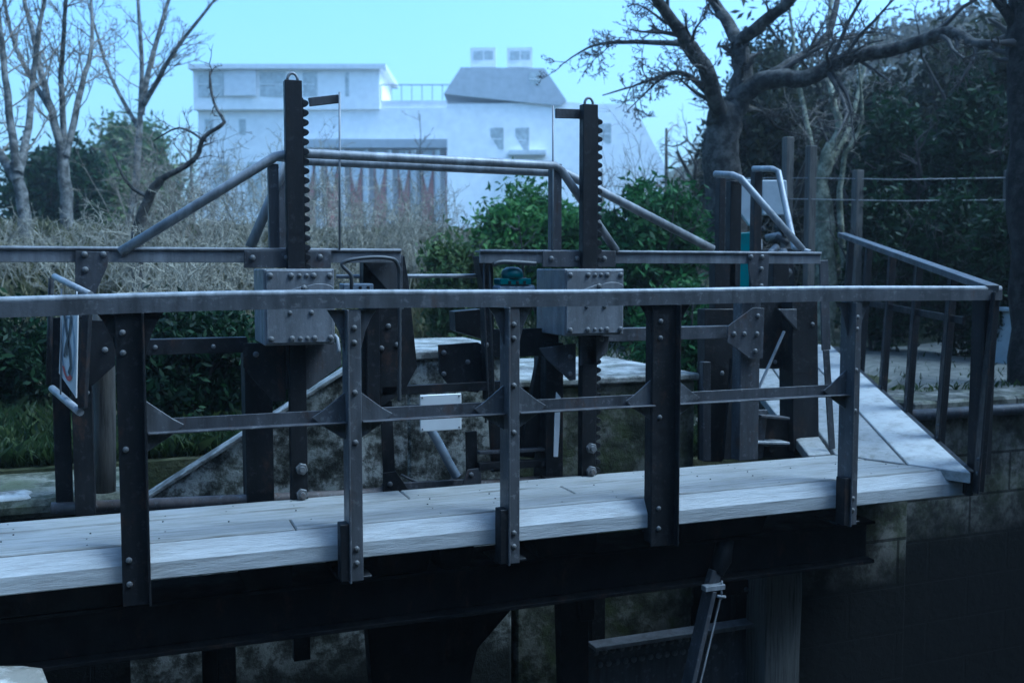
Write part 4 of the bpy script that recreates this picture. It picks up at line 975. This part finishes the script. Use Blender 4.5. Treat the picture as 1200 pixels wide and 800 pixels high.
for i, (px, py, w_, d, lb) in enumerate(((205, 140, 110, 15, 'brown twig shrub below the left house corner'), (270, 165, 120, 12.5, 'pale twig shrub under the sloping end of the handrail'),
        (330, 150, 110, 16, 'pale twig shrub behind the left rack'), (400, 200, 120, 13, 'pale twig shrub right of the left rack'), (455, 190, 100, 15, 'pale twig shrub before the red-brown bays'),
        (130, 235, 110, 12, 'low twig shrub behind the slim bare trees'), (235, 235, 130, 10.2, 'low dry twig shrub right above the beam at left'), (40, 240, 120, 12.5, 'low twig shrub at the far left'), (505, 215, 70, 14, 'sparse twig shrub left of the green bush'),
        (880, 165, 120, 17, 'twig shrub behind the bent handrails'), (790, 140, 110, 18, 'twig shrub above the dark bush near the trunk'))):
    thicket(px, py, w_, d, lb, 56, 100+i, 'paletwig' if i not in (0, 9, 10) else 'twig')

# grass and reeds
def blades(name, mat, pts, hgt, wid, label=None):
    n_ = len(pts); p = np.asarray(pts); a = nrs.uniform(0, 2*np.pi, n_); h_ = hgt*nrs.uniform(0.4, 1.2, n_)
    dx = np.stack([np.cos(a), np.sin(a), 0*a], 1)*wid/2; lean = np.stack([nrs.normal(0, .35, n_), nrs.normal(0, .35, n_), np.ones(n_)], 1)*h_[:, None]
    v_ = np.stack([p-dx, p+dx, p+lean*0.55+dx*0.7, p+lean+np.stack([nrs.normal(0, .2, n_)*h_, nrs.normal(0, .2, n_)*h_, -0.12*h_], 1)], 1).reshape(-1, 3)
    me = bpy.data.meshes.new(name); me.vertices.add(4*n_); me.vertices.foreach_set('co', v_.ravel())
    me.loops.add(4*n_); me.loops.foreach_set('vertex_index', np.arange(4*n_, dtype=np.int32))
    me.polygons.add(n_); me.polygons.foreach_set('loop_start', np.arange(0, 4*n_, 4, dtype=np.int32))
    me.materials.append(mat); me.update(calc_edges=True)
    o_ = bpy.data.objects.new(name, me); COL.objects.link(o_); return tag(o_, kind='stuff')
pts = []
for _ in range(60000):
    y = 6.6+22*nrs.rand()**2.2; x = nrs.uniform(-2-y*0.2, 2.6+0.35*y)
    if X0-0.1 < x < Xb+0.1 and y < 7.6: continue
    pts.append((x, y, gh(x, y)-0.01))
blades('grass', M['grassblade'], pts, 0.16, 0.010)
pts = []
for _ in range(9000):
    y = 6.7+13*nrs.rand()**1.6; x = nrs.uniform(4.8+0.05*y, 8+0.9*y)
    if 7.0 < y < 11 and nrs.rand() < 0.75: continue
    pts.append((x, y, gh(x, y)+0.01))
blades('grass', M['grassblade'], pts, 0.09, 0.010)
pts = []
for _ in range(12000):
    y = nrs.uniform(9.5, 20); px_ = nrs.uniform(-60, 560); q = atD(px_, 300, y); pts.append((q.x, q.y, gh(q.x, q.y)-0.01))
blades('dry_grass', M['reed'], pts, 0.30, 0.012)

# wire fence right of the large trunk
t = thing('wire_fence', atD(948, 330, 12.0), 'fence of thin wires on dark posts before the evergreens', 'fence')
for px, y0 in ((948, 172), (921, 162), (1003, 200), (1180, 200)):
    q = atD(px, 300, 12.0); zt_ = atD(px, y0, 12.0).z
    MB().box(q.x-0.055, q.x+0.055, q.y-0.05, q.y+0.05, gh(q.x, q.y)-0.1, zt_).build('post', M['old_wood'], t, 0.01)
for y0, y1 in ((209, 206), (232, 233)):
    MB().tube([atD(840, y0, 11.9), atD(948, (y0+y1)/2+1, 11.9), atD(1060, (y0+y1)/2+3, 11.9), atD(1300, y1, 11.9)], 0.005, 6).build('wire', M['tube'], t)
# low dark wall and pale cabinet behind at right
q = atD(1190, 385, 11.0)
t = thing('cabinet', (q.x, q.y, gh(q.x, q.y)), 'small pale cabinet at the right edge beyond the gravel', 'cabinet')
zc_ = atD(1190, 362, 11.0).z
MB().box(q.x-0.06, q.x+0.5, q.y, q.y+0.4, gh(q.x, q.y)-0.05, zc_-0.03).build('body', M['panel'], t, 0.01)
MB().box(q.x-0.12, q.x+0.56, q.y-0.05, q.y+0.45, zc_-0.027, zc_+0.02).build('lid', M['panel'], t, 0.01)
MB().box(q.x+0.02, q.x+0.4, q.y-0.012, q.y-0.002, gh(q.x, q.y)+0.1, zc_-0.1).build('door', M['cast'], t, 0.004)

# ------------------------------------------------------------------ houses
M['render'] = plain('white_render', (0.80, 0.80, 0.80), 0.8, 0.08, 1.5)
M['rooft'] = plain('hazed_grey_roof', (0.36, 0.38, 0.41), 0.7, 0.12, 2)  # haze fade put into the colours: roofs and window panes lightened
M['paleroof'] = plain('hazed_pale_roof', (0.62, 0.63, 0.65), 0.6, 0.12, 2)
M['glass'] = plain('hazed_window_glass', (0.42, 0.44, 0.44), 0.12, 0.35, 3)
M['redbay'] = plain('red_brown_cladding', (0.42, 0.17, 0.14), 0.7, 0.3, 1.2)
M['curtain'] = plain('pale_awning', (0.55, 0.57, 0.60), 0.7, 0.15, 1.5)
def Dm(px, py, d): return atD(px, py, d)
def wallq(mb, pts, d, T=0.25): return mb.prism([atD(a, b_, d) for a, b_ in pts], tuple(_fw*T))
d = 95.0
base = atD(380, 285, d); zb = gh(base.x, base.y)-0.5
t = thing('long_house', (base.x, base.y, zb), 'long pale two-storey house with ribbon windows and red-brown bays', 'house')
def dep(px0, px1, y0, y1, dd, T, mat, nm, par=None, bev=0.0):
    """upright box facing the camera side of the house row, T deep"""
    a = atD(px0, y0, dd); b_ = atD(px1, y1, dd); r_ = _rt; fwh = Vector((_fw.x, _fw.y, 0)).normalized()
    P = [Vector((a.x, a.y, a.z)), Vector((a.x, a.y, b_.z)), Vector((b_.x, b_.y, b_.z)), Vector((b_.x, b_.y, a.z))]
    return MB().prism(P, tuple(fwh*T)).build(nm, M[mat], par or t, bev)
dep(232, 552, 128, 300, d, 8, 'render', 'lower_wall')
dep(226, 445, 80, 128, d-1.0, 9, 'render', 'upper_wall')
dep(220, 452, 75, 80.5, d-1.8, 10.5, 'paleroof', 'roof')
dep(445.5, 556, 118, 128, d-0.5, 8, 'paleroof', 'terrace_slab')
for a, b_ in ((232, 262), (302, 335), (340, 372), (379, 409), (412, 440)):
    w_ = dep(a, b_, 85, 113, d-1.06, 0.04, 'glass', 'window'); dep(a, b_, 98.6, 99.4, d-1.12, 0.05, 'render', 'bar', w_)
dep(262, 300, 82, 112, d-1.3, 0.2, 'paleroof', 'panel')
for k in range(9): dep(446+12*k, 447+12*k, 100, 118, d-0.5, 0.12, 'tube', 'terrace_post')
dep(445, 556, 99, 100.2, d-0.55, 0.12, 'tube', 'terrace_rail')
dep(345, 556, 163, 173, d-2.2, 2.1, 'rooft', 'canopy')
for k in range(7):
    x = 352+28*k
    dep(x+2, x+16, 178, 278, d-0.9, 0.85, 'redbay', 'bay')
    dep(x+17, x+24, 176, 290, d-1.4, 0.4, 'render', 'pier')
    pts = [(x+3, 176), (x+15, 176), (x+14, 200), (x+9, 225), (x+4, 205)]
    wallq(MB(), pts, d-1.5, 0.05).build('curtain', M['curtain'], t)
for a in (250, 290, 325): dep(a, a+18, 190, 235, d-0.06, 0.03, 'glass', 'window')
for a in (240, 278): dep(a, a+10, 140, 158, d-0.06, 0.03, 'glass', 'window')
d = 84.0
base = atD(650, 285, d)
t = thing('white_house', (base.x, base.y, gh(base.x, base.y)-0.5), 'large white house with a slanting gable and dark roof storey in the haze', 'house')
fwh = Vector((_fw.x, _fw.y, 0)).normalized()
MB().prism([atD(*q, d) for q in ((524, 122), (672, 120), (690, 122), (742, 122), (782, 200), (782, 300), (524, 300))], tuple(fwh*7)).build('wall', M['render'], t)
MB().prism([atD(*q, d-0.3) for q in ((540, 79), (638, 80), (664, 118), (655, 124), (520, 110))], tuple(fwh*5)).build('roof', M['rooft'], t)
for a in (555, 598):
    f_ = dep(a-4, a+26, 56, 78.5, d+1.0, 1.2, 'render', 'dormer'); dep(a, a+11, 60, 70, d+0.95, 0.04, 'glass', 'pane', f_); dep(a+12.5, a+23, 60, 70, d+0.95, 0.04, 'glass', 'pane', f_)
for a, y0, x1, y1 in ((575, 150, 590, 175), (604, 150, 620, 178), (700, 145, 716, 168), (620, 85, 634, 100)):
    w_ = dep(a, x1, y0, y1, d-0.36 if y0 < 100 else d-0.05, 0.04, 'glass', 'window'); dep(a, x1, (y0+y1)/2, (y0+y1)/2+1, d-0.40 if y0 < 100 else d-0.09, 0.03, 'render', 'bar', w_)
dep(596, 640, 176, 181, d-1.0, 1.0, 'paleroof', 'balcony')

# ------------------------------------------------------------------ haze
hm = bpy.data.materials.new('haze_air'); hm.use_nodes = True; n = hm.node_tree; n.nodes.clear()
ho = n.nodes.new("ShaderNodeOutputMaterial"); pv = n.nodes.new("ShaderNodeVolumePrincipled")
pv.inputs['Color'].default_value = (0.93, 0.97, 1.0, 1); pv.inputs['Density'].default_value = 0.0014; pv.inputs['Anisotropy'].default_value = 0.6
n.links.new(pv.outputs[0], ho.inputs['Volume'])
h = MB().box(-240, 280, -210, 440, -5, 45).build('haze', hm); tag(h, kind='stuff')
